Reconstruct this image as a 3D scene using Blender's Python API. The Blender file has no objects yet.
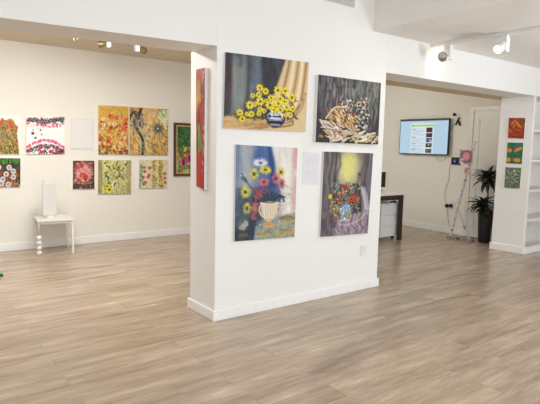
import bpy, math, random
import numpy as np
from mathutils import Vector, Matrix

# ------------------------------------------------------------------ camera
S = 0.88                                    # room scale, metres per layout unit
FPX, YAW, PITCH, ROLL = 508.04, 0.6443, -0.1100, 0.0227
CAM = Vector((-2.3101 * S, -3.8807 * S, 1.6 * S))
_fw = Vector((math.sin(YAW) * math.cos(PITCH), math.cos(YAW) * math.cos(PITCH), math.sin(PITCH)))
_rt = Vector((math.cos(YAW), -math.sin(YAW), 0))
_up = _rt.cross(_fw)
RT = _rt * math.cos(ROLL) + _up * math.sin(ROLL)
UP = -_rt * math.sin(ROLL) + _up * math.cos(ROLL)
FW = _fw
scene = bpy.context.scene
col = scene.collection
cam_data = bpy.data.cameras.new('camera')
cam = bpy.data.objects.new('camera', cam_data)
col.objects.link(cam)
cam_data.sensor_fit = 'HORIZONTAL'
cam_data.sensor_width = 36
cam_data.lens = 36 * FPX / 540
M3 = Matrix((RT, UP, -FW)).transposed()
cam.matrix_world = Matrix.Translation(CAM) @ M3.to_4x4()
scene.camera = cam

# ------------------------------------------------------------------ exposure, sky, area lights
scene.view_settings.view_transform = 'Standard'
scene.view_settings.look = 'None'
scene.view_settings.gamma = 1
scene.view_settings.exposure = 0.07
scene.view_settings.use_curve_mapping = False
world = bpy.data.worlds.new('sky'); scene.world = world
world.use_nodes = True
world.node_tree.nodes['Background'].inputs[0].default_value = (.85, .92, 1, 1)
world.node_tree.nodes['Background'].inputs[1].default_value = 1.2

def area(name, loc, target, sx, sy, power, color):
    d = bpy.data.lights.new(name, 'AREA'); d.shape = 'RECTANGLE'; d.size = sx; d.size_y = sy
    d.energy = power; d.color = color
    o = bpy.data.objects.new(name, d); col.objects.link(o)
    o.location = loc
    o.rotation_euler = (Vector(target) - Vector(loc)).to_track_quat('-Z', 'Y').to_euler()
    return o
area('rear_fill', (0.5, -7.2, 1.55), (0.5, 0, 1.5), 9.0, 2.3, 162, (.84, .92, 1.0))  # added fill, a large unseen lamp outside the assumed shop window
area('front_fill', (-1.3, -3.2, 3.05), (0.7, -2.9, 1.0), 2.2, 2.2, 50, (.88, .94, 1))  # added fill without a fixture, tilted to brighten the dropped ceiling's side
fl_ = area('upward_fill', (3.1, -3.9, .9), (3.5, -3.0, 2.6), .5, .5, 60, (.84, .92, 1))  # unseen lamp added to brighten the right ceiling from below
fl_.data.spread = math.radians(120)
f2_ = area('upward_fill', (0.0, -5.0, 1.0), (.3, -4.6, 3.2), .5, .5, 30, (.84, .92, 1))  # second added uplight, brightens the left front ceiling
f2_.data.spread = math.radians(90)
area('right_fill', (3.6, -3.6, 2.48), (3.0, -4.4, 0), 1.6, 1.6, 39, (.98, .97, .96))  # unseen fill added for the right side of the front room
area('left_room_fill', (-0.7, 1.65, 2.58), (-0.8, 2.2, 0), 2.4, 0.8, 98, (.98, .975, .96))  # added fill hidden behind the beam, lifts the far wall and floor
bk_ = area('back_room_fill', (2.9, 2.6, 2.45), (5.5, 1.7, 1.55), 1.2, 0.4, 19, (.97, .97, .94))  # added fill hidden from view, aimed at the television wall

# ------------------------------------------------------------------ helpers
def P(u, v, ax, val):
    """point of the room seen at photo pixel u, v that lies on the plane axis = val"""
    d = FW + RT * ((u - 270) / FPX) - UP * ((v - 202) / FPX)
    t = (val - CAM[ax]) / d[ax]
    return CAM + d * t
def height_at(x, y, v):
    """height of the point above (x, y) that shows on photo row v"""
    lo, hi = -1.0, 4.0
    for _ in range(40):
        m = (lo + hi) / 2
        d = Vector((x, y, m)) - CAM
        row = 202 - FPX * d.dot(UP) / d.dot(FW)
        if row > v: lo = m
        else: hi = m
    return m
def lin(c):
    return tuple(((x / 255) / 12.92 if x / 255 <= .04045 else ((x / 255 + .055) / 1.055) ** 2.4) for x in c)

def mat(name, rgb, rough=.5, metal=0, spec=.5, bump=0, bscale=60, vary=0, vscale=4, emit=0):
    m = bpy.data.materials.new(name); m.use_nodes = True
    nt = m.node_tree; b = nt.nodes['Principled BSDF']
    c = lin(rgb) + (1,)
    b.inputs['Base Color'].default_value = c
    b.inputs['Roughness'].default_value = rough
    b.inputs['Metallic'].default_value = metal
    b.inputs['Specular IOR Level'].default_value = spec
    tc = nt.nodes.new('ShaderNodeTexCoord')
    if vary:
        n = nt.nodes.new('ShaderNodeTexNoise'); n.inputs['Scale'].default_value = vscale
        n.inputs['Detail'].default_value = 4
        nt.links.new(tc.outputs['Object'], n.inputs['Vector'])
        r = nt.nodes.new('ShaderNodeValToRGB')
        r.color_ramp.elements[0].position = .3; r.color_ramp.elements[1].position = .7
        r.color_ramp.elements[0].color = tuple(x * (1 - vary) for x in c[:3]) + (1,)
        r.color_ramp.elements[1].color = c
        nt.links.new(n.outputs[0], r.inputs[0]); nt.links.new(r.outputs[0], b.inputs['Base Color'])
    if bump:
        n = nt.nodes.new('ShaderNodeTexNoise'); n.inputs['Scale'].default_value = bscale
        n.inputs['Detail'].default_value = 3
        nt.links.new(tc.outputs['Object'], n.inputs['Vector'])
        bp = nt.nodes.new('ShaderNodeBump'); bp.inputs['Strength'].default_value = bump
        bp.inputs['Distance'].default_value = .01
        nt.links.new(n.outputs[0], bp.inputs['Height']); nt.links.new(bp.outputs[0], b.inputs['Normal'])
    if emit:
        b.inputs['Emission Color'].default_value = c; b.inputs['Emission Strength'].default_value = emit
    return m

class MB:
    """collects shapes into one mesh"""
    def __init__(s): s.v = []; s.f = []; s.m = []; s.sm = []
    def add(s, vs, fs, mi=0, smooth=False):
        o = len(s.v); s.v += [tuple(x) for x in vs]
        for f in fs: s.f.append([i + o for i in f]); s.m.append(mi); s.sm.append(smooth)
        return s
    def box(s, a, b, mi=0):
        (x0, y0, z0), (x1, y1, z1) = a, b
        vs = [(x, y, z) for z in (z0, z1) for y in (y0, y1) for x in (x0, x1)]
        return s.add(vs, [(0, 2, 3, 1), (4, 5, 7, 6), (0, 1, 5, 4), (2, 6, 7, 3), (0, 4, 6, 2), (1, 3, 7, 5)], mi)
    def hexa(s, bot, top, mi=0):
        return s.add(list(bot) + list(top), [(3, 2, 1, 0), (4, 5, 6, 7)] + [(i, (i + 1) % 4, 4 + (i + 1) % 4, 4 + i) for i in range(4)], mi)
    def tube(s, pts, r, n=10, mi=0, caps=True):
        pts = [Vector(p) for p in pts]; rs = r if isinstance(r, (list, tuple)) else [r] * len(pts)
        vs = []; ref = None
        for i, p in enumerate(pts):
            d = (pts[min(i + 1, len(pts) - 1)] - pts[max(i - 1, 0)]).normalized()
            if ref is None: ref = d.orthogonal().normalized()
            a = (ref - d * ref.dot(d)).normalized(); ref = a; b = d.cross(a)
            vs += [p + (a * math.cos(2 * math.pi * k / n) + b * math.sin(2 * math.pi * k / n)) * rs[i] for k in range(n)]
        fs = []
        for i in range(len(pts) - 1):
            for k in range(n): fs.append((i * n + k, i * n + (k + 1) % n, (i + 1) * n + (k + 1) % n, (i + 1) * n + k))
        s.add(vs, fs, mi, True)
        if caps:
            o = len(s.v) - len(vs)
            s.f += [[o + k for k in range(n)][::-1], [o + (len(pts) - 1) * n + k for k in range(n)]]; s.m += [mi, mi]; s.sm += [False, False]
        return s
    def lathe(s, prof, c=(0, 0, 0), n=24, mi=0):
        c = Vector(c); vs = []
        for r, z in prof:
            vs += [c + Vector((r * math.cos(2 * math.pi * k / n), r * math.sin(2 * math.pi * k / n), z)) for k in range(n)]
        fs = [(i * n + k, i * n + (k + 1) % n, (i + 1) * n + (k + 1) % n, (i + 1) * n + k) for i in range(len(prof) - 1) for k in range(n)]
        return s.add(vs, fs, mi, True)
    def build(s, name, mats, parent=None, loc=None, bevel=0):
        me = bpy.data.meshes.new(name); me.from_pydata(s.v, [], s.f)
        for m in (mats if isinstance(mats, (list, tuple)) else [mats]): me.materials.append(m)
        me.polygons.foreach_set('material_index', s.m); me.polygons.foreach_set('use_smooth', s.sm)
        me.update()
        o = bpy.data.objects.new(name, me); col.objects.link(o)
        if loc is not None: o.location = loc
        if parent is not None: o.parent = parent
        if bevel:
            b = o.modifiers.new('bevel', 'BEVEL'); b.width = bevel; b.segments = 2; b.limit_method = 'ANGLE'
        return o
def tag(o, label, cat, group=None):
    o['label'] = label; o['category'] = cat
    if group: o['group'] = group
    return o
def empty(name, loc, label, cat, group=None, rot=(0, 0, 0)):
    o = bpy.data.objects.new(name, None); col.objects.link(o); o.location = loc; o.rotation_euler = rot
    o.empty_display_size = .1
    return tag(o, label, cat, group)
def struct(name, mb, m, bevel=0):
    o = mb.build(name, m, bevel=bevel); o['kind'] = 'structure'; return o

# ------------------------------------------------------------------ materials of the shell
WALL = mat('white_wall_paint', (238, 236, 232), .6, spec=.3, bump=.06, bscale=180)
WALL_BACK = mat('cream_wall_paint', (236, 231, 221), .65, spec=.25, bump=.06, bscale=180)
CEIL = mat('white_ceiling_paint', (236, 232, 226), .8, spec=.2, bump=.15, bscale=90)
BOUNCE_TAN = mat('bounce_tan_beam', (206, 188, 154), .8, spec=.2)  # shade and warm floor bounce are put into this tan colour
CEIL_BACK = mat('bounce_tinted_ceiling', (222, 211, 190), .8, spec=.2, bump=.1, bscale=90)  # beige tint paints in the warm light bounced up from the floor
SKIRT = mat('satin_white_trim_paint', (242, 241, 238), .35, spec=.5)

def floor_material():
    m = bpy.data.materials.new('greyish_oak_laminate'); m.use_nodes = True
    nt = m.node_tree; N = nt.nodes; L = nt.links; b = N['Principled BSDF']
    tc = N.new('ShaderNodeTexCoord')
    br = N.new('ShaderNodeTexBrick'); br.offset = .37; br.offset_frequency = 2
    br.inputs['Scale'].default_value = 1; br.inputs['Brick Width'].default_value = 1.25
    br.inputs['Row Height'].default_value = .165; br.inputs['Mortar Size'].default_value = .0016
    br.inputs['Mortar Smooth'].default_value = .3; br.inputs['Bias'].default_value = 0
    br.inputs['Color1'].default_value = (0, 0, 0, 1); br.inputs['Color2'].default_value = (1, 1, 1, 1)
    br.inputs['Mortar'].default_value = (.5, .5, .5, 1)
    L.new(tc.outputs['Object'], br.inputs['Vector'])
    # offset the grain for each plank
    sep = N.new('ShaderNodeSeparateXYZ'); L.new(tc.outputs['Object'], sep.inputs[0])
    mul = N.new('ShaderNodeMath'); mul.operation = 'MULTIPLY'; mul.inputs[1].default_value = 7.3
    L.new(br.outputs['Color'], mul.inputs[0])
    comb = N.new('ShaderNodeCombineXYZ'); L.new(sep.outputs[0], comb.inputs[0]); L.new(sep.outputs[1], comb.inputs[1]); L.new(mul.outputs[0], comb.inputs[2])
    def noise(scale, sx, sy, det, rough=.6):
        mp = N.new('ShaderNodeMapping'); mp.inputs['Scale'].default_value = (sx, sy, 1)
        L.new(comb.outputs[0], mp.inputs['Vector'])
        n = N.new('ShaderNodeTexNoise'); n.inputs['Scale'].default_value = scale; n.inputs['Detail'].default_value = det
        n.inputs['Roughness'].default_value = rough; L.new(mp.outputs[0], n.inputs['Vector']); return n
    g1 = noise(1.0, 1.5, 11, 6, .62)      # broad cloudy grain
    g2 = noise(1.0, 6, 48, 6, .75)        # fine grain
    def mix(a, bb, f, mode='MIX'):
        x = N.new('ShaderNodeMix'); x.data_type = 'RGBA'; x.blend_type = mode
        for sock, val in ((x.inputs[0], f), (x.inputs[6], a), (x.inputs[7], bb)):
            if isinstance(val, (int, float, tuple)): sock.default_value = val
            else: L.new(val, sock)
        return x.outputs[2]
    r1 = N.new('ShaderNodeValToRGB'); e = r1.color_ramp.elements
    e[0].position = .3; e[0].color = lin((149, 131, 112)) + (1,)
    e[1].position = .68; e[1].color = lin((202, 181, 158)) + (1,)
    e2 = r1.color_ramp.elements.new(.5); e2.color = lin((179, 159, 138)) + (1,)
    L.new(g1.outputs[0], r1.inputs[0])
    r2 = N.new('ShaderNodeValToRGB'); r2.color_ramp.elements[0].position = .32; r2.color_ramp.elements[1].position = .66
    r2.color_ramp.elements[0].color = (.72, .70, .68, 1); r2.color_ramp.elements[1].color = (1.08, 1.07, 1.06, 1)
    L.new(g2.outputs[0], r2.inputs[0])
    c = mix(r1.outputs[0], r2.outputs[0], .8, 'MULTIPLY')
    pl = N.new('ShaderNodeValToRGB'); pl.color_ramp.elements[0].color = (.93, .93, .93, 1); pl.color_ramp.elements[1].color = (1.04, 1.04, 1.03, 1)
    L.new(br.outputs['Color'], pl.inputs[0])
    c = mix(c, pl.outputs[0], .8, 'MULTIPLY')
    c = mix(c, lin((140, 123, 106)) + (1,), br.outputs['Fac'])
    L.new(c, b.inputs['Base Color'])
    rr = N.new('ShaderNodeMapRange'); rr.inputs[3].default_value = .17; rr.inputs[4].default_value = .32
    L.new(g1.outputs[0], rr.inputs[0]); L.new(rr.outputs[0], b.inputs['Roughness'])
    b.inputs['Specular IOR Level'].default_value = .5
    bp = N.new('ShaderNodeBump'); bp.inputs['Strength'].default_value = .12; bp.inputs['Distance'].default_value = .003
    L.new(g2.outputs[0], bp.inputs['Height']); L.new(bp.outputs[0], b.inputs['Normal'])
    return m

# ------------------------------------------------------------------ room shell
W, D, ZB, X3, D3 = 2.1917 * S, .475 * S, 2.4444 * S, 5.5844 * S, .528 * S
YB, ZC, X4, ZS, XS = 4.1868 * S, 2.9837 * S, 6.3155 * S, 2.858 * S, 1.9491 * S
DB, DT = .4057 * S, .7362 * S
ZTOP = 3.25
XL, XR, YF = -4.6, 7.4, -7.0
BH, BT = .084, .017
zbl = lambda x: ZB + (2.4444 - 2.3563) / 4 * x       # the left beam's lower edge is a touch out of level

struct('floor', MB().box((XL, YF, -.1), (XR, YB + .15, 0)), floor_material())
struct('wall_back', MB().box((XL, YB, 0), (X4 + .15, YB + .15, ZTOP)), WALL_BACK)
struct('wall_left', MB().box((XL - .15, YF, 0), (XL, YB + .15, ZTOP + .1)), WALL)
struct('wall_tv', MB().box((X4, D3, 0), (X4 + .15, YB, ZTOP)), WALL_BACK)
struct('wall_right', MB().box((XR, YF, 0), (XR + .15, D3, ZTOP + .1)), WALL)
struct('wall_divider', MB().box((0, 0, 0), (W, D, ZTOP)), WALL, bevel=.003)
b = MB()
b.hexa([(XL, 0, zbl(XL)), (0, 0, ZB), (0, DB, ZB), (XL, DB, zbl(XL))],
       [(XL, 0, ZTOP), (0, 0, ZTOP), (0, DB, ZTOP), (XL, DB, ZTOP)])
struct('wall_beam_left', b, WALL)
struct('wall_beam_right', MB().box((W, 0, ZB), (XR, DB, ZTOP)), WALL)
struct('trim_1', MB().box((W - .3, DB, ZB), (XR, DT, ZC)), BOUNCE_TAN)
# right pier: side panel of the opening with the wall behind the bookcase
struct('wall_pier', MB().box((X3, 0, 0), (X3 + .03, D3, ZB)).box((X3 + .03, .37, 0), (XR, D3, ZB)), WALL, bevel=.003)
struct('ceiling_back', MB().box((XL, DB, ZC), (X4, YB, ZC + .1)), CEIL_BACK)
struct('ceiling_front', MB().box((XL, YF, ZTOP), (XS, 0, ZTOP + .1)), CEIL)
struct('ceiling_right', MB().box((XS, YF, ZS), (XR, 0, ZTOP + .1)), CEIL)
# shopfront behind the camera: low wall, mullions and header round the big window
sf = MB().box((XL, YF - .15, 0), (XR, YF, .35)).box((XL, YF - .15, 2.75), (XR, YF, ZTOP + .1))
for k in range(5):
    x = XL + (XR - XL - .12) * k / 4
    sf.box((x, YF - .12, .35), (x + .12, YF - .02, 2.75))
struct('wall_shopfront', sf, WALL)

def skirting(name, boxes):
    m = MB()
    for a, c in boxes: m.box(a, c)
    return struct(name, m, SKIRT, bevel=.004)
skirting('baseboard_divider', [((-BT, -BT, 0), (W + BT, 0, BH)), ((-BT, 0, 0), (0, D, BH)), ((W, 0, 0), (W + BT, D, BH)), ((-BT, D, 0), (W + BT, D + BT, BH))])
skirting('baseboard_back', [((XL, YB - BT, 0), (X4 - BT, YB, .1))])
DOOR0, DOOR1 = 1.505 * S, .53 * S + .02
skirting('baseboard_tv', [((X4 - BT, DOOR0 + .002, 0), (X4, YB, .1))])
skirting('baseboard_pier', [((X3 - BT, -BT, 0), (X3, D3 + BT, .095)), ((X3, -BT, 0), (XR, 0, .095)), ((X3, D3, 0), (X4, D3 + BT, .095))])

# door at the right end of the television wall
DZ = 2.395 * S
d = MB()
d.box((X4 - .03, DOOR0 - .07, 0), (X4, DOOR0, DZ)).box((X4 - .03, DOOR1, 0), (X4, DOOR1 + .05, DZ)).box((X4 - .03, DOOR1 + .05, DZ - .07), (X4, DOOR0 - .07, DZ))
DOORM = mat('white_door_gloss', (228, 225, 217), .35)
door = struct('door_1', MB().box((X4 - .012, DOOR1 + .05, .004), (X4, DOOR0 - .07, DZ - .07)), DOORM)
fr = d.build('door_frame', DOORM, door, bevel=.004)
pm = MB()
ya, yb = DOOR1 + .13, DOOR0 - .16
for z0, z1 in ((.15, .85), (.98, DZ - .2)):
    for a, c in (((ya, z0), (yb, z0 + .02)), ((ya, z1 - .02), (yb, z1)), ((ya, z0), (ya + .02, z1)), ((yb - .02, z0), (yb, z1))):
        pm.box((X4 - .022, a[0], a[1]), (X4 - .011, c[0], c[1]))
pm.build('door_moulding', DOORM, door)

# ------------------------------------------------------------------ paint: procedural pictures as colours on a fine canvas mesh
class Pic:
    def __init__(s, w, h, base, seed=0):
        s.w, s.h = w, h; s.a = np.zeros((h, w, 3)); s.a[:] = base
        s.r = np.random.RandomState(seed); s.Y, s.X = np.mgrid[0:h, 0:w] + .5
        s.U = s.X / w; s.V = s.Y / h; s.asp = h / w
    def blend(s, mask, c, al=1.0):
        mm = (np.clip(mask, 0, 1) * al)[..., None]; s.a = s.a * (1 - mm) + np.array(c, float) * mm
    def poly(s, pts, c, al=1.0):
        inside = np.zeros(s.a.shape[:2], bool); n = len(pts)
        for i in range(n):
            x0, y0 = pts[i]; x1, y1 = pts[(i + 1) % n]
            if y0 == y1: continue
            cond = (y0 > s.V) != (y1 > s.V)
            inside ^= cond & (s.U < (x1 - x0) * (s.V - y0) / (y1 - y0) + x0)
        s.blend(inside.astype(float), c, al)
    def dist(s, cx, cy, rx, ry, ang=0):
        x = s.U - cx; y = (s.V - cy) * s.asp; ca, sa = math.cos(ang), math.sin(ang)
        return np.sqrt(((x * ca + y * sa) / rx) ** 2 + ((-x * sa + y * ca) / ry) ** 2)
    def ell(s, cx, cy, rx, ry, c, ang=0, al=1.0, soft=.15):
        s.blend((1 - s.dist(cx, cy, rx, ry, ang)) / soft + .5, c, al)
    def line(s, x0, y0, x1, y1, wd, c, al=1.0):
        dx, dy = x1 - x0, (y1 - y0) * s.asp; L2 = dx * dx + dy * dy + 1e-9
        px = s.U - x0; py = (s.V - y0) * s.asp
        t = np.clip((px * dx + py * dy) / L2, 0, 1)
        dd = np.hypot(px - t * dx, py - t * dy)
        s.blend((wd - dd) / (.6 / s.w) + .5, c, al)
    def curve(s, pts, wd, c, al=1.0):
        p = [Vector((*q, 0)) for q in pts]; out = []
        for i in range(len(p) - 1):
            p0, p1, p2, p3 = p[max(i - 1, 0)], p[i], p[i + 1], p[min(i + 2, len(p) - 1)]
            for k in range(6):
                t = k / 6
                out.append(.5 * ((2 * p1) + (p2 - p0) * t + (2 * p0 - 5 * p1 + 4 * p2 - p3) * t * t + (3 * p1 - p0 - 3 * p2 + p3) * t ** 3))
        out.append(p[-1])
        for q, r in zip(out, out[1:]): s.line(q.x, q.y, r.x, r.y, wd, c, al)
    def strokes(s, n, box, length, wd, ang, cols, al=.7, jit=.3):
        u0, v0, u1, v1 = box
        for _ in range(n):
            x = s.r.uniform(u0, u1); y = s.r.uniform(v0, v1); a = ang + s.r.uniform(-jit, jit)
            l = length * s.r.uniform(.5, 1.3); c = cols[s.r.randint(len(cols))]
            dx = math.cos(a) * l / 2; dy = math.sin(a) * l / 2 / s.asp
            s.line(x - dx, y - dy, x + dx, y + dy, wd * s.r.uniform(.6, 1.4), c, al)
    def blobs(s, n, box, r, cols, al=1.0, soft=.4):
        u0, v0, u1, v1 = box
        for _ in range(n):
            q = r * s.r.uniform(.6, 1.35)
            s.ell(s.r.uniform(u0, u1), s.r.uniform(v0, v1), q, q * s.r.uniform(.6, 1), cols[s.r.randint(len(cols))], s.r.uniform(0, 3), al, soft)
    def flower(s, cx, cy, r, petal, core, n=9, sq=1.0, edge=None, cr=.32):
        off = s.r.uniform(0, 6)
        for k in range(n):
            a = off + 2 * math.pi * k / n
            s.ell(cx + math.cos(a) * r * .60, cy + math.sin(a) * r * .60 * sq / s.asp, r * .46, r * (.24 if n < 10 else 1.55 / n), petal if (k % 3 or edge is None) else edge, math.atan2(math.sin(a) * sq, math.cos(a)))
        s.ell(cx, cy, r * cr, r * cr * sq, core)
    def blur(s, k=1):
        for _ in range(k):
            a = np.pad(s.a, ((1, 1), (1, 1), (0, 0)), 'edge')
            s.a = (a[1:-1, 1:-1] * 4 + (a[:-2, 1:-1] + a[2:, 1:-1] + a[1:-1, :-2] + a[1:-1, 2:]) * 2 + a[:-2, :-2] + a[2:, :-2] + a[:-2, 2:] + a[2:, 2:]) / 16
    def noise(s, amp=10, k=1):
        n = s.r.randn(s.h, s.w, 1) * amp
        s.a = np.clip(s.a + n, 0, 255)
PAINT = None
def paint_material(name, emit=0):
    m = bpy.data.materials.new(name); m.use_nodes = True; nt = m.node_tree; b = nt.nodes['Principled BSDF']
    at = nt.nodes.new('ShaderNodeAttribute'); at.attribute_name = 'paint'
    if emit:
        nt.links.new(at.outputs['Color'], b.inputs['Emission Color']); b.inputs['Emission Strength'].default_value = emit
        b.inputs['Base Color'].default_value = (.01, .01, .01, 1); b.inputs['Roughness'].default_value = .15
    else:
        nt.links.new(at.outputs['Color'], b.inputs['Base Color']); b.inputs['Roughness'].default_value = .55
        b.inputs['Specular IOR Level'].default_value = .35
        n = nt.nodes.new('ShaderNodeTexNoise'); n.inputs['Scale'].default_value = 90
        bp = nt.nodes.new('ShaderNodeBump'); bp.inputs['Strength'].default_value = .15; bp.inputs['Distance'].default_value = .003
        nt.links.new(n.outputs[0], bp.inputs['Height']); nt.links.new(bp.outputs[0], b.inputs['Normal'])
    return m
PAINT = paint_material('oil_paint_on_canvas')
SCREEN = paint_material('lit_screen', .95)
CANVAS = mat('raw_canvas_edge', (232, 230, 228), .8, spec=.2)

def panel(name, pic, a, uax, w, h, t, nrm, mats, parent=None, loc=None):
    """a panel w by h whose painted face looks along nrm; a = top left corner of the face (local)"""
    nx, ny = pic.w, pic.h
    a = Vector(a); uax = Vector(uax); nrm = Vector(nrm); up = Vector((0, 0, 1))
    vs = []; cs = []
    A = np.clip(pic.a, 0, 255) / 255
    if mats[0] is PAINT: A = np.clip((A - .5) * 1.10 + .52, 0, 1); A = A * .88 + A.mean(2, keepdims=True) * .12
    A = np.where(A <= .04045, A / 12.92, ((A + .055) / 1.055) ** 2.4)
    for j in range(ny + 1):
        for i in range(nx + 1):
            vs.append(a + uax * (w * i / nx) - up * (h * j / ny))
            cs.append(A[max(j - 1, 0):min(j + 1, ny), max(i - 1, 0):min(i + 1, nx)].mean((0, 1)) if 0 else A[min(j, ny - 1), min(i, nx - 1)])
    if mats[0] is PAINT and name != 'picture_sheet' and name != 'label_sheet': cs = [c * .90 for c in cs]
    fs = [(j * (nx + 1) + i, (j + 1) * (nx + 1) + i, (j + 1) * (nx + 1) + i + 1, j * (nx + 1) + i + 1) for j in range(ny) for i in range(nx)]
    nf = len(fs); o = len(vs)
    c4 = [a, a - up * h, a - up * h + uax * w, a + uax * w]
    vs += c4 + [p - nrm * t for p in c4]; cs += [np.array([.8, .8, .8])] * 8
    fs += [(o + i, o + 4 + i, o + 4 + (i + 1) % 4, o + (i + 1) % 4) for i in range(4)] + [(o + 7, o + 6, o + 5, o + 4)]
    me = bpy.data.meshes.new(name); me.from_pydata(vs, [], fs)
    for m in mats: me.materials.append(m)
    me.polygons.foreach_set('material_index', [0] * nf + [1] * 5)
    at = me.color_attributes.new('paint', 'FLOAT_COLOR', 'POINT')
    flat = np.ones((len(vs), 4), np.float32); flat[:, :3] = np.array(cs); at.data.foreach_set('color', flat.ravel())
    me.update()
    ob = bpy.data.objects.new(name, me); col.objects.link(ob)
    if loc is not None: ob.location = loc
    if parent is not None: ob.parent = parent
    return ob
def hang(name, pic, tl, tr, br, bl, plane, t, label, cat='painting', group=None, mats=None, gap=.002):
    """hang a canvas on a wall so that its corners show where the photograph has them"""
    ax, val = plane; front = val - t - gap
    q = [P(u, v, ax, front) for u, v in (tl, tr, br, bl)]
    o = 1 - ax
    l = (q[0][o] + q[3][o]) / 2; r = (q[1][o] + q[2][o]) / 2
    z1 = (q[0].z + q[1].z) / 2; z0 = (q[2].z + q[3].z) / 2
    c = Vector((0, 0, 0)); c[ax] = front; c[o] = (l + r) / 2; c.z = (z0 + z1) / 2
    u = Vector((0, 0, 0)); u[o] = 1 if r > l else -1
    n = Vector((0, 0, 0)); n[ax] = -1
    w, h = abs(r - l), z1 - z0
    ob = panel(name, pic, -u * w / 2 + Vector((0, 0, h / 2)), u, w, h, t, n, mats or [PAINT, CANVAS], loc=c)
    # real canvases hang a hair out of square: settle the four corners
    cs = [(p_ - c) for p_ in q]
    for vt in ob.data.vertices:
        a_ = vt.co.dot(u) / w + .5; b_ = .5 - vt.co.z / h; dn = vt.co[ax]
        g_ = (cs[0] * (1 - a_) + cs[1] * a_) * (1 - b_) + (cs[3] * (1 - a_) + cs[2] * a_) * b_
        g_[ax] = dn; vt.co = g_
    if cat == 'painting': group = {(1, YB): 'paintings on the far wall', (1, 0.0): 'paintings on the divider wall', (0, 0.0): 'paintings on the divider wall', (0, X3): 'small paintings on the right pier'}[plane]
    return tag(ob, label, cat, group)

BACK = (1, YB); FRONT = (1, 0.0); SIDE = (0, 0.0); PIER = (0, X3)
import math as _m
PI = math.pi

# --- big picture: yellow flowers before grey drapery
p = Pic(136, 112, (62, 62, 70), 1)
p.strokes(260, (0, 0, .75, .72), .25, .016, PI / 2, [(44, 42, 50), (66, 70, 80), (52, 46, 54), (76, 84, 92), (40, 40, 48)], .5, .06)
p.strokes(60, (.08, .08, .24, .75), .3, .012, PI / 2, [(132, 142, 142), (142, 144, 138), (102, 112, 118)], .5, .06)
p.strokes(30, (.28, .0, .42, .6), .3, .014, PI / 2, [(112, 126, 138), (90, 100, 112)], .5, .06)
p.strokes(14, (.0, .15, .08, .7), .2, .012, PI / 2, [(84, 50, 52)], .35, .06)
p.blur(3)
p.poly([(0, .85), (.2, .78), (.5, .82), (.75, .78), (1, .75), (1, 1), (0, 1)], (204, 166, 104))
p.poly([(.70, 0), (1, 0), (1, 1), (.45, 1), (.5, .78), (.56, .55), (.63, .28)], (218, 190, 142))
for (x0, x1, x2, x3, c, w_) in [(.755, .71, .65, .58, (134, 90, 48), .011), (.865, .84, .79, .72, (168, 118, 62), .013), (.97, .95, .92, .84, (160, 108, 54), .013), (.81, .78, .73, .66, (240, 220, 180), .016), (.92, .90, .86, .79, (242, 222, 184), .017)]:
    p.curve([(x0, 0), (x1, .3), (x2, .58), (x3, .76)], w_, c, .8)
p.blur(2)
for k in range(7):
    p.curve([(.975 - .012 * k, .45 + .03 * k), (.93 - .02 * k, .68 + .02 * k), (.82, .82 + .015 * k), (.58, .89 + .012 * k), (.25, .90 + .012 * k)], .008, [(140, 94, 50), (240, 220, 178), (186, 136, 78)][k % 3], .8)
p.curve([(.5, .93), (.35, .88), (.2, .94), (.08, .97)], .009, (120, 84, 48), .8); p.curve([(.55, .97), (.4, .92), (.25, .97)], .009, (236, 206, 150), .8)
p.strokes(70, (0, .88, .55, 1), .2, .010, -.12, [(222, 184, 122), (188, 142, 80), (160, 114, 60), (214, 178, 118)], .6, .2)
p.blur(1)
p.strokes(26, (.12, .79, .5, .85), .12, .010, -.12, [(96, 84, 50), (84, 72, 46), (70, 66, 40)], .7, .3)
p.strokes(90, (.30, .50, .86, .84), .05, .007, 1.2, [(60, 76, 46), (84, 96, 44), (44, 54, 40), (36, 40, 40)], .8, 1.4)
p.ell(.605, .80, .125, .135, (40, 44, 66)); p.ell(.61, .775, .10, .02, (196, 202, 214)); p.ell(.605, .835, .105, .010, (206, 212, 226)); p.ell(.605, .862, .09, .008, (170, 180, 204)); p.ell(.6, .925, .075, .012, (150, 146, 150))
p.strokes(16, (.50, .74, .71, .80), .03, .006, 1.2, [(226, 228, 230), (34, 38, 60)], .9)
p.ell(.605, .885, .085, .018, (30, 34, 54))
for u, v, r in [(.40, .43, .038), (.47, .47, .036), (.39, .525, .034), (.32, .545, .026), (.41, .615, .044), (.29, .675, .042), (.35, .655, .026), (.18, .785, .036), (.31, .795, .036), (.40, .78, .028), (.21, .87, .036), (.26, .8, .024), (.62, .44, .046), (.71, .44, .044), (.80, .525, .048), (.54, .555, .038), (.65, .555, .040), (.71, .59, .036), (.53, .655, .050), (.63, .625, .042), (.74, .67, .040), (.66, .71, .040), (.58, .72, .036), (.82, .69, .032), (.79, .77, .030), (.73, .78, .026), (.46, .74, .026), (.41, .72, .028), (.60, .68, .03), (.48, .60, .024)]:
    p.flower(u, v, r * 1.14, (228, 200, 24), (60, 40, 14), 8, .95, (240, 222, 60), cr=.28)
p.noise(4)
hang('painting', p, (225.5, 52), (309, 62.5), (305.5, 132), (223.5, 128), FRONT, .022, 'large canvas of yellow flowers in a dark bowl before grey and gold drapery')

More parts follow.
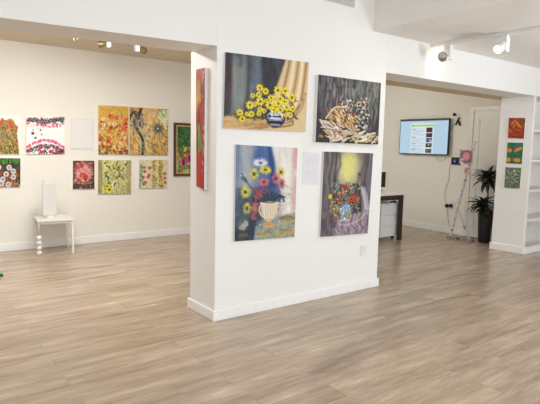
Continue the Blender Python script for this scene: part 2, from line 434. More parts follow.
# --- dark picture: shells and drapery
p = Pic(116, 112, (66, 64, 68), 2)
p.strokes(300, (0, 0, 1, .75), .20, .014, PI / 2, [(48, 46, 52), (80, 78, 82), (100, 98, 98), (60, 56, 62), (42, 40, 44)], .55, .08)
p.blur(1)
p.strokes(170, (.42, 0, .97, .6), .14, .010, PI / 2, [(122, 128, 116), (142, 146, 130), (98, 106, 102), (156, 150, 132)], .5, .15)
p.strokes(34, (.1, .05, .5, .6), .09, .006, PI / 2, [(150, 60, 50), (166, 158, 156), (180, 174, 170)], .65, .12)
p.strokes(60, (.02, 0, .5, .6), .14, .009, PI / 2, [(130, 128, 130), (104, 100, 106), (150, 146, 146)], .5, .12)
p.poly([(.0, .68), (.2, .62), (.75, .75), (1, .88), (1, 1), (0, 1)], (58, 50, 46))
p.poly([(.04, .66), (.2, .68), (.42, .74), (.46, .82), (.36, .97), (.22, 1), (.19, .84), (.08, .74)], (206, 194, 172))
p.curve([(.1, .7), (.24, .78), (.3, .92)], .010, (110, 96, 84)); p.curve([(.2, .7), (.34, .80), (.36, .92)], .010, (236, 228, 208)); p.curve([(.1, .72), (.2, .84), (.24, .98)], .008, (190, 120, 90))
for k, (u, v) in enumerate([(.42, .86), (.55, .82), (.62, .9), (.72, .86), (.8, .92), (.88, .9), (.5, .95), (.7, .97)]):
    p.curve([(u - .1, v + .05), (u - .02, v - .01), (u + .08, v + .01), (u + .15, v - .03)], .013, [(226, 212, 176), (204, 178, 124), (190, 176, 150)][k % 3], .95)
    p.curve([(u - .1, v + .08), (u, v + .02), (u + .12, v + .02)], .007, (34, 30, 30), .9)
p.poly([(.16, .64), (.22, .56), (.30, .47), (.42, .46), (.56, .54), (.66, .68), (.60, .78), (.44, .76), (.28, .69)], (178, 128, 78))
for k in range(8):
    u = .25 + .05 * k; v = .50 + .018 * k
    p.curve([(u, v), (u - .015, v + .08), (u + .04, v + .15)], .010, [(104, 62, 36), (232, 200, 148), (206, 152, 94), (60, 40, 32)][k % 4], .9)
p.curve([(.14, .64), (.2, .55), (.28, .46), (.4, .45)], .009, (236, 214, 160)); p.curve([(.3, .72), (.46, .80), (.60, .79), (.68, .7)], .010, (40, 32, 30))
p.strokes(40, (.22, .5, .6, .62), .05, .007, .6, [(240, 218, 172), (96, 58, 34), (226, 184, 120)], .85, .5)
p.blobs(170, (.36, .34, .72, .54), .018, [(226, 224, 212), (36, 40, 44), (186, 194, 186), (80, 106, 110), (150, 60, 60), (48, 48, 56), (210, 186, 140)], .9)
p.blobs(190, (.62, .38, .82, .88), .018, [(226, 224, 212), (34, 38, 42), (140, 160, 154), (66, 86, 90), (200, 170, 120), (36, 36, 40)], .9)
p.blobs(26, (.66, .28, .8, .42), .016, [(214, 208, 190), (70, 60, 60), (150, 70, 60)], .8)
p.curve([(.05, .93), (.065, .90), (.08, .93), (.095, .90), (.11, .93)], .005, (170, 136, 72)); p.curve([(.84, .95), (.9, .92), (.97, .92)], .006, (206, 180, 110))
p.strokes(46, (.38, .78, .98, .97), .11, .012, -.25, [(228, 214, 182), (206, 184, 140), (190, 176, 150), (40, 34, 34), (236, 226, 200)], .9, .6)
p.strokes(26, (.08, .68, .42, .96), .09, .010, .5, [(226, 216, 196), (150, 130, 110), (196, 130, 100), (240, 232, 214)], .8, .6)
p.strokes(40, (.2, .5, .66, .74), .06, .009, .9, [(236, 206, 150), (120, 76, 44), (210, 160, 100), (50, 36, 30)], .85, .6)
p.noise(5)
hang('painting', p, (318.5, 74.5), (381, 83), (378, 144.5), (315.5, 142), FRONT, .035, 'dark canvas with shells heaped on crumpled pale cloth before grey drapery')

# --- blue picture with the cream urn
p = Pic(98, 140, (112, 126, 150), 3)
p.strokes(260, (0, 0, .66, .55), .22, .022, PI / 2, [(120, 138, 170), (100, 122, 160), (144, 154, 172), (110, 120, 144), (158, 164, 172)], .45, .15)
p.strokes(60, (.1, 0, .24, .5), .2, .02, PI / 2, [(166, 172, 178), (150, 158, 168)], .5, .1)
p.strokes(80, (.3, 0, .58, .4), .25, .022, PI / 2 - .15, [(66, 98, 160), (82, 116, 174), (56, 86, 146)], .45, .1)
p.strokes(160, (0, .5, .34, 1), .2, .022, PI / 2 + .2, [(64, 76, 94), (50, 60, 76), (84, 96, 114), (42, 48, 62), (96, 106, 120)], .6, .3)
p.blur(3)
p.poly([(.50, 0), (.56, 0), (.72, .42), (.56, .44)], (36, 62, 124), .9)
p.poly([(.56, 0), (1, 0), (1, 1), (.85, 1), (.78, .6), (.72, .42)], (222, 216, 208))
p.strokes(160, (.64, 0, .98, .75), .22, .016, PI / 2, [(222, 218, 206), (230, 222, 212), (200, 196, 194), (224, 204, 198), (238, 232, 222)], .5, .1)
p.strokes(40, (.93, 0, 1, .75), .25, .014, PI / 2, [(202, 146, 148), (212, 170, 168)], .6, .06)
p.blur(2)
p.poly([(.16, .88), (.34, .55), (.62, .5), (.6, 1), (.0, 1), (.0, .9)], (38, 48, 70), .6)
p.poly([(.33, .45), (.5, .36), (.68, .40), (.76, .5), (.74, .66), (.66, .76), (.4, .72), (.33, .6)], (40, 60, 112), .7); p.blur(3)
p.poly([(.31, .98), (.32, .86), (.42, .79), (.62, .77), (.82, .74), (1, .72), (1, 1), (.3, 1)], (138, 150, 150))
p.blobs(420, (.34, .80, 1, 1), .012, [(170, 180, 184), (112, 130, 142), (180, 168, 104), (84, 104, 114), (196, 196, 182), (160, 144, 80)], .8)
p.blobs(260, (.72, .42, .95, .84), .010, [(220, 216, 206), (140, 152, 162), (196, 192, 184)], .8)
p.strokes(50, (.78, .74, 1, .86), .08, .010, -.2, [(160, 148, 96), (186, 168, 114), (132, 122, 84)], .7); p.strokes(60, (.4, .91, .98, .98), .09, .008, -.1, [(176, 154, 80), (140, 120, 60), (190, 174, 114)], .8)
p.curve([(.31, .96), (.33, .86), (.44, .80)], .007, (60, 76, 90)); p.curve([(.72, .79), (.86, .76), (.98, .79)], .006, (70, 66, 50))
for a in range(15):
    x = .26 + .040 * a
    p.curve([(.55, .64), (x * .6 + .22, .54), (x, .47 + .012 * abs(a - 7))], .009, [(34, 50, 50), (58, 80, 86), (28, 36, 54), (74, 96, 90)][a % 4], .9)
p.curve([(.40, .62), (.33, .54), (.28, .60), (.27, .66)], .011, (34, 44, 50)); p.curve([(.70, .6), (.76, .54), (.80, .60)], .011, (30, 46, 66)); p.curve([(.13, .33), (.22, .42), (.36, .52)], .006, (50, 56, 60))
p.strokes(40, (.27, .60, .36, .78), .05, .010, 1.0, [(196, 96, 92), (170, 80, 86), (206, 120, 110)], .75, .6); p.strokes(24, (.30, .46, .42, .56), .05, .010, 1.0, [(196, 60, 60), (180, 80, 90)], .8, .8)
p.flower(.12, .31, .035, (216, 212, 196), (50, 54, 62), 5); p.strokes(6, (.1, .3, .17, .38), .04, .008, 1.2, [(40, 46, 54)], .8)
p.flower(.39, .18, .115, (196, 202, 210), (54, 60, 84), 16, .5, (224, 224, 222), .28)
p.flower(.29, .30, .085, (200, 186, 44), (54, 58, 70), 13, 1.15, (226, 212, 90), .28); p.flower(.47, .255, .10, (212, 196, 48), (54, 62, 70), 15, .6, (228, 216, 96), .28)
p.flower(.73, .275, .075, (214, 192, 44), (60, 66, 66), 12, 1.15, (226, 210, 90)); p.flower(.45, .385, .095, (196, 90, 100), (60, 50, 84), 14, .7, (214, 126, 126), .28)
p.flower(.645, .345, .080, (196, 84, 94), (40, 48, 90), 12, 1.2, (210, 116, 118), .28); p.flower(.75, .40, .065, (184, 70, 82), (80, 60, 90), 10, 1.4); p.flower(.46, .475, .055, (176, 72, 96), (40, 50, 100), 11, .7, None, .45)
p.flower(.16, .49, .085, (214, 200, 52), (40, 50, 66), 14, 1.2, (230, 220, 100), .28); p.flower(.19, .66, .070, (218, 204, 60), (40, 44, 62), 13, 1.5, (230, 220, 110), .28)
p.strokes(26, (.08, .80, .20, .88), .06, .009, .9, [(196, 196, 168), (150, 160, 140), (110, 116, 104)], .8, 1.2); p.ell(.12, .80, .03, .02, (84, 96, 90))
p.poly([(.40, .60), (.71, .60), (.69, .72), (.62, .79), (.49, .79), (.42, .72)], (214, 198, 174)); p.blur(1)
for k in range(5): p.line(.46 + .045 * k, .63, .48 + .034 * k, .75, .007, (228, 218, 200), .7)
for k in range(5): p.line(.48 + .045 * k, .63, .50 + .030 * k, .75, .004, (170, 150, 130), .6)
p.ell(.555, .61, .165, .020, (230, 216, 190)); p.ell(.555, .605, .13, .010, (120, 104, 92))
p.poly([(.51, .785), (.60, .785), (.58, .82), (.64, .86), (.64, .875), (.47, .875), (.47, .86), (.53, .82)], (204, 146, 88)); p.ell(.555, .865, .09, .014, (216, 166, 106)); p.ell(.55, .80, .045, .012, (228, 190, 140))
p.curve([(.41, .63), (.385, .67), (.41, .73), (.48, .78)], .011, (224, 192, 148)); p.curve([(.70, .63), (.73, .67), (.70, .73), (.63, .78)], .011, (216, 170, 118))
for k in range(4): p.curve([(.07 + .035 * k, .965), (.085 + .035 * k, .925), (.10 + .035 * k, .96)], .005, (134, 98, 52))
p.noise(4)
hang('painting', p, (236, 144.5), (297.5, 148), (294.5, 237), (234.5, 241.5), FRONT, .022, 'blue toned canvas of daisies standing in a cream two-handled urn')

# --- grey and yellow picture with poppies in a glass
p = Pic(84, 140, (104, 98, 106), 4)
p.strokes(300, (0, 0, 1, 1), .2, .024, PI / 2, [(90, 86, 98), (120, 114, 120), (72, 70, 80), (134, 124, 128), (104, 84, 84)], .6, .2)
p.ell(.5, .24, .30, .46, (160, 156, 150), 0, .8, .7); p.ell(.5, .2, .22, .36, (204, 198, 130), 0, .8, .9); p.ell(.5, .17, .13, .26, (226, 222, 120), 0, .8, .9)
p.blur(4)
p.strokes(60, (.34, .04, .66, .36), .08, .010, 1.4, [(214, 208, 100), (228, 224, 160), (190, 186, 130), (226, 220, 120)], .5, .4)
for x, c in ((.25, (44, 42, 52)), (.30, (70, 70, 80)), (.12, (138, 134, 138)), (.77, (142, 112, 98)), (.83, (92, 70, 66)), (.9, (58, 56, 66)), (.06, (90, 66, 70)), (.96, (110, 106, 114)), (.17, (60, 58, 68))):
    j = p.r.uniform(-.03, .03, 4); p.curve([(x, 0), (x + .02 + j[0], .14), (x - .03 + j[1], .30), (x + j[2], .5), (x - .02 + j[3], .8)], .020, c, .6)
p.blur(2)
p.ell(.74, .26, .035, .035, (66, 74, 88)); p.curve([(.74, .28), (.72, .33), (.68, .42)], .007, (60, 66, 76))
p.ell(.72, .58, .17, .30, (50, 48, 58), 0, .85, .3)
p.poly([(.78, .40), (.88, .44), (1, .74), (.94, .86), (.84, .70)], (168, 156, 168), .85)
p.curve([(.80, .42), (.88, .56), (.95, .74)], .012, (214, 206, 214)); p.curve([(.86, .42), (.94, .56), (.99, .7)], .010, (196, 186, 198)); p.curve([(.76, .44), (.84, .6), (.86, .75)], .010, (110, 90, 106))
p.poly([(.25, .84), (.5, .76), (.95, .72), (1, 1), (.3, 1)], (150, 134, 144), .85)
for k in range(16):
    u = .25 + .045 * k; j = p.r.uniform(-.06, .06, 4); p.curve([(u, .80 - .006 * k), (u + j[0], .86 + j[3] * .4), (u + j[1], .92), (u + j[2], .99)], .012, [(190, 164, 172), (128, 80, 90), (176, 170, 184), (96, 86, 100)][k % 4], .75)
p.curve([(.28, .84), (.5, .88), (.75, .84), (.95, .74)], .012, (200, 178, 186), .8); p.curve([(.34, .8), (.33, .9), (.4, .97)], .008, (140, 60, 66), .8)
p.strokes(50, (.0, .7, .3, 1), .14, .020, PI / 2, [(90, 78, 90), (118, 84, 84), (74, 70, 82), (134, 114, 116)], .6, .2); p.blur(1)
p.blobs(200, (.16, .37, .78, .72), .022, [(60, 76, 90), (110, 126, 104), (136, 146, 138), (40, 46, 60), (84, 96, 78), (160, 160, 112)], .75)
p.strokes(70, (.18, .32, .75, .72), .10, .007, PI / 2, [(64, 78, 76), (138, 144, 122), (54, 54, 74), (170, 170, 120)], .8, .7)
p.blobs(44, (.22, .38, .78, .70), .026, [(36, 40, 56), (50, 56, 78)], .95); p.blobs(60, (.22, .40, .78, .80), .015, [(222, 192, 44), (210, 176, 36)], .95)
for u, v, r in [(.42, .41, .042), (.49, .435, .042), (.38, .51, .030), (.36, .58, .046), (.59, .57, .050), (.70, .53, .042), (.68, .59, .045), (.46, .49, .022), (.62, .53, .026)]:
    p.ell(u, v, r, r * .95, (200, 62, 36), 0, 1, .4); p.ell(u + .01, v, r * .33, r * .33, (50, 20, 28))
p.ell(.17, .53, .038, .05, (222, 184, 44)); p.curve([(.18, .58), (.25, .68), (.28, .78)], .008, (140, 140, 104)); p.blobs(16, (.24, .6, .34, .8), .015, [(216, 186, 44)], .9)
p.ell(.48, .69, .12, .12, (156, 178, 190), 0, .9, .3); p.blobs(60, (.39, .62, .58, .76), .015, [(214, 226, 230), (100, 128, 152), (140, 164, 184), (64, 84, 110)], .85)
p.poly([(.43, .755), (.54, .755), (.51, .79), (.56, .815), (.40, .815), (.46, .79)], (112, 130, 150)); p.ell(.48, .82, .13, .020, (170, 180, 190)); p.ell(.48, .80, .02, .02, (230, 234, 238))
p.noise(5)
hang('painting', p, (324, 151.5), (373.2, 153.3), (367.7, 233.3), (320.2, 237), FRONT, .022, 'tall canvas of red poppies and yellow glow between grey curtains')

# --- left room
p = Pic(56, 60, (252, 245, 230), 5)
p.poly([(.0, .9), (.0, .15), (.35, .1), (.5, .1), (.62, .05), (.75, .1), (.85, .25), (.9, .6), (.97, .9), (.97, 1), (0, 1)], (150, 124, 50), .9)
p.blobs(420, (.0, .3, .9, .97), .022, [(206, 80, 24), (222, 186, 40), (74, 96, 40), (44, 50, 46), (36, 40, 30), (226, 130, 30), (110, 130, 50), (60, 80, 36), (226, 206, 90), (110, 104, 130)], .9)
p.blobs(50, (.0, .85, 1, 1), .03, [(196, 160, 40), (90, 110, 50), (60, 70, 50), (226, 170, 60)], .9)
for u, v in [(.32, .12), (.3, .2), (.66, .22), (.62, .16), (.7, .26), (.5, .3), (.15, .1), (.86, .3), (.1, .3)]: p.ell(u, v, .06, .07, (216, 78, 30), 0, 1, .5)
for u, v in [(.5, .36), (.24, .5), (.65, .55), (.4, .72), (.12, .66)]: p.ell(u, v, .038, .035, (206, 202, 200), 0, 1, .4); p.ell(u, v, .024, .024, (44, 34, 56))
p.noise(9)
hang('painting', p, (-6, 115.8), (20.3, 117.2), (20.3, 154), (-6, 153.8), BACK, .02, 'canvas cut by left edge, orange flower spikes rising on a cream ground')
p = Pic(56, 62, (70, 56, 34), 6)
p.strokes(260, (0, 0, 1, 1), .12, .018, PI / 2, [(52, 66, 34), (96, 60, 32), (60, 44, 34), (120, 84, 36), (40, 44, 30)], .7, .2)
p.strokes(60, (0, 0, 1, .16), .12, .02, PI / 2, [(60, 150, 40), (76, 180, 50), (44, 110, 36)], .8, .2)
p.strokes(90, (.2, .5, 1, 1), .14, .014, PI / 2, [(222, 110, 34), (206, 70, 30), (232, 170, 40), (70, 50, 40)], .75, .2)
p.blobs(30, (0, .85, 1, 1), .04, [(224, 130, 40), (40, 90, 190), (206, 170, 60)], .8)
for u, v in [(.18, .32), (.58, .33), (.74, .46), (.46, .56), (.12, .56), (.74, .66), (.34, .74), (.28, .88), (.55, .92), (.0, .75)]:
    p.ell(u, v, .10, .105, (222, 222, 226), 0, 1, .3); p.ell(u, v, .055, .055, (110, 84, 100)); p.ell(u, v, .02, .02, (236, 220, 200))
p.noise(8)
hang('painting', p, (-6, 158), (20.3, 158.4), (20.3, 186.8), (-6, 187.2), BACK, .02, 'dark canvas cut by left edge, white ring flowers under a green top')
p = Pic(76, 76, (255, 248, 236), 7)
p.blobs(60, (.0, .02, 1, .24), .035, [(232, 150, 170), (226, 90, 130), (214, 196, 196)], .8)
for k in range(230):
    u = p.r.rand(); v = .06 + .30 * (u * (1 - u)) * 2 * .5 + .10 * p.r.randn() * .4
    p.ell(u, max(v, .02), .022, .018, [(44, 44, 46), (70, 72, 72), (120, 120, 118)][k % 3], p.r.rand() * 3, .85, .4)
p.blobs(34, (0, .18, 1, .28), .024, [(224, 60, 110), (236, 120, 150)], .9)
for k in range(300):
    u = p.r.rand(); q = (u - .5) * 2; v = .74 + .16 * q * q + abs(p.r.randn()) * .08
    p.ell(u, v, .02, .018, [(44, 44, 46), (90, 92, 92), (44, 44, 46), (224, 60, 100), (160, 160, 156)][k % 5], p.r.rand() * 3, .85, .4)
for k in range(90):
    u = p.r.rand(); q = (u - .5) * 2; v = .64 + .2 * q * q + p.r.randn() * .02
    p.ell(u, v, .024, .022, [(226, 56, 104), (232, 110, 140)][k % 2], 0, .9, .4)
p.blobs(60, (.3, .9, 1, 1), .024, [(226, 50, 90), (44, 44, 46)], .9)
for u, v, r in [(.17, .45, .04), (.37, .36, .026), (.24, .57, .03), (.4, .48, .022), (.18, .36, .018), (.3, .32, .014)]: p.ell(u, v, r, r, (110, 24, 40), 0, 1, .4)
hang('painting', p, (26.3, 116.6), (64.5, 116.9), (64.5, 154), (26.3, 154.2), BACK, .02, 'square white canvas with bands of black and pink petals top and bottom')
p = Pic(24, 32, (216, 213, 209), 8); p.blend(((p.U < .05) | (p.U > .95) | (p.V < .04) | (p.V > .96)).astype(float), (206, 207, 206))
hang('picture_sheet', p, (71, 118.6), (93.5, 119), (93.5, 149.3), (71, 149.3), BACK, .008, 'blank white sheet in a thin pale frame between two colourful canvases', 'notice')
p = Pic(44, 58, (84, 50, 40), 9)
p.ell(.5, .45, .42, .5, (216, 150, 140), 0, 1, .6)
p.strokes(110, (.05, .05, .95, .8), .13, .02, .4, [(196, 60, 50), (222, 160, 150), (206, 84, 70), (236, 196, 184), (180, 40, 36)], .7, 1.5)
p.blobs(12, (.25, .45, .65, .7), .08, [(190, 40, 34), (206, 66, 50)], .8); p.blobs(6, (.3, .1, .6, .3), .06, [(196, 50, 44)], .8)
p.blobs(120, (0, .65, 1, 1), .03, [(60, 40, 34), (96, 60, 40), (150, 60, 50), (206, 180, 170), (80, 70, 44)], .9); p.blobs(50, (0, 0, 1, .1), .03, [(84, 40, 36), (130, 60, 50)], .9)
p.blobs(30, (0, .1, .12, .7), .03, [(84, 40, 36), (120, 50, 46)], .9); p.blobs(30, (.88, .1, 1, .7), .03, [(84, 40, 36), (120, 50, 46)], .9)
p.noise(9)
hang('painting', p, (73, 160.6), (94.4, 160.8), (94.4, 188.6), (73, 189), BACK, .02, 'small red and pink blossom canvas below the blank framed sheet')
p = Pic(60, 88, (216, 170, 66), 10)
p.strokes(200, (0, 0, 1, 1), .06, .018, 1, [(232, 190, 70), (206, 150, 60), (226, 200, 110), (190, 140, 60), (240, 170, 60)], .7, 1.5)
p.blobs(240, (0, .35, 1, 1), .025, [(130, 126, 50), (96, 96, 60), (196, 116, 60), (226, 206, 120), (120, 70, 44), (76, 90, 56), (236, 226, 190)], .75)
for k in range(70):
    u = p.r.rand(); v = .2 + .8 * p.r.rand(); r = .04 + .03 * p.r.rand()
    c = [(206, 60, 40), (222, 84, 50), (232, 222, 200), (214, 50, 44)][k % 4]
    p.ell(u, v, r, r * .85, c, 0, .95, .35); p.ell(u, v, r * .35, r * .3, (230, 180, 60) if k % 2 else (90, 50, 40))
p.blobs(60, (0, .85, 1, 1), .03, [(96, 84, 50), (140, 70, 40), (70, 70, 50)], .7)
p.noise(8)
hang('painting', p, (98.3, 105.3), (128.5, 106.6), (128.5, 154.5), (98.3, 154.5), BACK, .02, 'upright canvas crowded with red and white poppies on golden yellow')
p = Pic(76, 94, (206, 166, 90), 11)
p.strokes(300, (0, 0, 1, 1), .14, .014, 1.2, [(222, 180, 100), (196, 140, 70), (232, 204, 140), (176, 120, 66), (214, 170, 60)], .65, .5)
p.strokes(200, (0, 0, 1, 1), .12, .010, 1.0, [(120, 90, 60), (226, 200, 150), (150, 116, 76), (236, 216, 150), (96, 76, 60)], .7, .9)
p.poly([(.35, .0), (.7, 0), (.65, .3), (.6, .6), (.42, .85), (.2, .6), (.3, .3)], (226, 190, 130), .7)
p.strokes(80, (.3, .05, .65, .75), .2, .012, 1.9, [(236, 206, 150), (206, 160, 96), (222, 176, 110)], .7, .3)
p.curve([(.30, 0), (.24, .15), (.12, .3), (.22, .5), (.34, .7), (.33, 1)], .035, (66, 60, 70)); p.curve([(.0, .2), (.1, .12), (.2, .18)], .02, (50, 40, 36))
p.curve([(.25, .12), (.1, .1), (.0, .3)], .014, (80, 56, 40)); p.strokes(20, (.05, .1, .35, .5), .12, .012, 1.8, [(60, 56, 66), (110, 110, 130)], .8, .4)
for a in range(18):
    q = a / 18 * 2 * PI; p.line(.73 + .1 * math.cos(q), .44 + .08 * math.sin(q), .73 + .33 * math.cos(q), .44 + .28 * math.sin(q), .007, [(150, 96, 60), (236, 206, 150)][a % 2], .7)
p.ell(.73, .43, .13, .13, (120, 96, 70), 0, .8, .7); p.ell(.73, .43, .075, .075, (70, 96, 110), 0, 1, .5); p.ell(.73, .43, .025, .025, (206, 226, 220))
p.poly([(.78, .05), (1, .02), (1, .2), (.95, .48), (.88, .36), (.82, .25), (.7, .2)], (216, 222, 180), .9); p.strokes(14, (.74, .05, .96, .35), .1, .01, 1, [(120, 150, 80), (236, 236, 210)], .8, .8)
for u, v in [(.16, .4), (.24, .5), (.28, .22), (.32, .42), (.38, .6), (.5, .46), (.35, .75), (.36, .92), (.45, .7), (.6, .82), (.5, .6), (.15, .25), (.4, .35), (.33, .85)]: p.flower(u, v, .042, (104, 150, 156), (60, 90, 110), 6)
p.noise(8)
hang('painting', p, (129.7, 107), (168.3, 109.3), (168, 155.3), (129.7, 155), BACK, .02, 'ochre canvas with a dark twisting trunk and small blue flowers')
p = Pic(64, 66, (196, 192, 120), 12)
p.strokes(200, (0, 0, 1, 1), .1, .018, 1.4, [(214, 210, 140), (170, 166, 96), (206, 204, 160), (150, 150, 96), (226, 220, 130)], .7, .5)
p.strokes(70, (0, 0, .12, 1), .2, .02, PI / 2, [(150, 134, 84), (176, 160, 100)], .8, .1); p.strokes(70, (.88, 0, 1, 1), .2, .02, PI / 2, [(160, 146, 90), (180, 170, 110)], .8, .1)
for k in range(34):
    u = .14 + .72 * p.r.rand(); v = .06 + .86 * p.r.rand()
    p.ell(u, v, .07, .05, [(226, 222, 110), (232, 230, 170), (220, 210, 60)][k % 3], p.r.rand() * 3, .9, .4); p.ell(u + .02, v, .035, .03, (52, 52, 56), p.r.rand() * 3, .9, .4)
p.strokes(80, (.1, .2, .9, 1), .1, .008, 1.3, [(60, 64, 60), (96, 104, 84), (120, 130, 110)], .7, .8)
p.flower(.34, .88, .12, (230, 216, 30), (50, 50, 50), 10); p.noise(8)
hang('painting', p, (98.2, 160), (131, 160.3), (131, 193.7), (98.2, 194), BACK, .02, 'square canvas of pale yellow blooms with dark centres and olive edges')
p = Pic(56, 58, (222, 208, 164), 13)
p.strokes(160, (0, 0, 1, 1), .1, .018, 1.4, [(232, 222, 190), (206, 196, 140), (226, 206, 170), (190, 186, 130)], .7, .6)
p.strokes(90, (.45, 0, .62, 1), .06, .018, 1, [(150, 124, 50), (180, 150, 70), (206, 180, 90)], .85, 1.5); p.strokes(90, (.70, 0, .84, 1), .06, .018, 1, [(140, 116, 50), (176, 146, 66), (200, 170, 80)], .85, 1.5)
for u, v in [(.37, .3), (.2, .42), (.15, .62), (.32, .62), (.36, .55), (.17, .86), (.22, .8), (.92, .5), (.92, .66), (.94, .82)]: p.flower(u, v, .075, (196, 110, 124), (130, 44, 66), 7)
p.strokes(40, (.02, .2, .12, 1), .1, .012, PI / 2, [(70, 130, 100), (110, 150, 110)], .8, .3); p.ell(.18, .28, .05, .05, (80, 130, 110)); p.noise(8)
hang('painting', p, (139.3, 159.8), (167.2, 159.8), (167, 187.8), (139.2, 188.3), BACK, .02, 'square canvas of pink blossoms beside two golden brown stems')

# framed garden picture, partly behind the divider
fa = P(174.2, 122.5, 1, YB - .03); fb = P(174.2, 176.2, 1, YB - .03)
fw_, fh = .52, fa.z - fb.z
root = empty('framed_painting', ((fa.x + fb.x) / 2 + fw_ / 2, YB - .003, fa.z - fh / 2), 'dark wooden framed garden picture with gold slip, half hidden by white divider', 'painting', 'paintings on the far wall')
WOODM = mat('dark_brown_frame_wood', (88, 46, 28), .35, vary=.4, vscale=20)
GOLD = mat('gold_slip', (206, 176, 110), .35, metal=.4)
fb_ = MB()
def ring(m, w, h, t, y0, y1):
    m.box((-w / 2, y0, h / 2 - t), (w / 2, y1, h / 2)).box((-w / 2, y0, -h / 2), (w / 2, y1, -h / 2 + t))
    m.box((-w / 2, y0, -h / 2 + t), (-w / 2 + t, y1, h / 2 - t)).box((w / 2 - t, y0, -h / 2 + t), (w / 2, y1, h / 2 - t))
ring(fb_, fw_, fh, .038, -.03, 0); fb_.build('frame', WOODM, root, bevel=.004)
g_ = MB(); ring(g_, fw_ - .076, fh - .076, .016, -.022, -.002); g_.build('slip', GOLD, root)
p = Pic(60, 72, (60, 110, 50), 14)
p.blobs(260, (0, 0, 1, .5), .03, [(40, 84, 46), (64, 120, 60), (30, 60, 40), (96, 140, 70)], .8); p.blobs(260, (0, .45, 1, 1), .035, [(206, 196, 50), (110, 160, 50), (216, 60, 90), (60, 110, 60), (232, 216, 90)], .85)
p.blobs(120, (0, .75, 1, 1), .03, [(96, 150, 60), (206, 206, 90), (60, 100, 120)], .8)
for u, v in [(.25, .78), (.5, .7), (.8, .75)]: p.ell(u, v, .11, .13, (226, 70, 110), 0, 1, .4); p.ell(u + .03, v, .05, .09, (40, 30, 110), 0, 1, .4)
p.noise(8)
pw, ph = fw_ - .108, fh - .108
panel('canvas', p, (-pw / 2, -.014, ph / 2), (1, 0, 0), pw, ph, .01, (0, -1, 0), [PAINT, CANVAS], parent=root)

# side of the divider
p = Pic(44, 120, (176, 60, 40), 15)
p.blobs(420, (0, 0, 1, 1), .10, [(160, 50, 36), (130, 34, 34), (186, 84, 44), (166, 64, 40), (110, 34, 36)], .7, .6)
p.blobs(16, (0, .05, .5, .33), .13, [(222, 196, 50), (206, 130, 50), (130, 140, 60)], .7, .6); p.blobs(30, (.3, .5, 1, .8), .12, [(84, 140, 80), (110, 150, 70), (222, 160, 60)], .7, .6)
p.blobs(50, (0, .72, .8, 1), .15, [(176, 50, 44), (190, 60, 50)], .7, .6); p.blobs(26, (.75, 0, 1, 1), .05, [(206, 180, 170), (60, 90, 80), (120, 40, 40)], .8, .5)
p.noise(9)
hang('painting', p, (196, 69.6), (205, 67.6), (204.2, 189.6), (196.3, 186.4), SIDE, .026, 'tall narrow red and yellow canvas on the narrow side of the white divider')

# right pier
p = Pic(48, 60, (176, 62, 30), 16)
p.strokes(200, (0, 0, 1, 1), .14, .025, .6, [(196, 70, 30), (150, 40, 24), (214, 96, 36), (120, 30, 22), (180, 50, 30)], .7, .8)
p.curve([(.2, .35), (.4, .15), (.6, .3), (.8, .45)], .035, (232, 150, 50), .8); p.curve([(.3, .5), (.45, .3), (.7, .45)], .02, (240, 180, 70), .7)
p.blobs(14, (.8, .1, 1, .3), .05, [(84, 110, 50), (60, 80, 40)], .8); p.blobs(5, (.05, .55, .2, .7), .03, [(190, 160, 140)], .8); p.noise(9)
hang('painting', p, (508.9, 117.8), (525.5, 118), (523.9, 138.7), (507.9, 138), PIER, .02, 'small red and orange canvas, topmost of the three on right pier')
p = Pic(48, 60, (40, 112, 78), 17)
p.strokes(140, (0, 0, 1, 1), .14, .03, .9, [(44, 124, 84), (34, 96, 72), (60, 130, 90)], .7, .8); p.blobs(12, (.45, .05, .8, .35), .08, [(96, 96, 120), (110, 90, 110)], .7)
p.ell(.72, .33, .28, .09, (236, 150, 30), -.45, 1, .3); p.ell(.18, .38, .17, .11, (232, 140, 34), 0, 1, .3); p.ell(.12, .83, .17, .13, (236, 150, 30), 0, 1, .3); p.ell(.68, .83, .24, .13, (226, 146, 34), 0, 1, .3)
p.blobs(12, (.4, .5, .7, .75), .05, [(90, 110, 110), (60, 80, 90)], .6); p.noise(6)
hang('painting', p, (507.6, 142.5), (523.5, 142.8), (521.8, 164), (506.2, 163.3), PIER, .02, 'small green canvas with orange shapes, middle of three on right pier')
p = Pic(48, 60, (96, 116, 92), 18)
p.blobs(420, (0, 0, 1, 1), .045, [(70, 96, 80), (130, 150, 90), (84, 100, 120), (160, 160, 90), (60, 76, 90), (110, 130, 110)], .75); p.blobs(50, (.1, .1, .9, .8), .03, [(206, 210, 206), (196, 190, 110), (226, 226, 220)], .8); p.noise(8)
hang('painting', p, (505.5, 167.2), (521.5, 168), (519.6, 188.6), (504.2, 187.6), PIER, .02, 'small mottled green and blue canvas, lowest of three on right pier')

# label sheet between the pictures
p = Pic(60, 90, (212, 210, 213), 19)
for k, v in enumerate([.13, .2, .25, .30, .35, .42, .55, .60, .65, .70, .75]):
    if k == 0: p.line(.65, v, .85, v, .008, (176, 176, 190), .8)
    else: p.line(.15, v, .85 - .12 * (k % 4 == 1), v, .008, (184, 186, 200), .75)
hang('label_sheet', p, (303.4, 152), (320, 153), (317.6, 184.6), (302.2, 184.4), FRONT, .002, 'faint printed text sheet between the two lower paintings on white divider', 'notice')

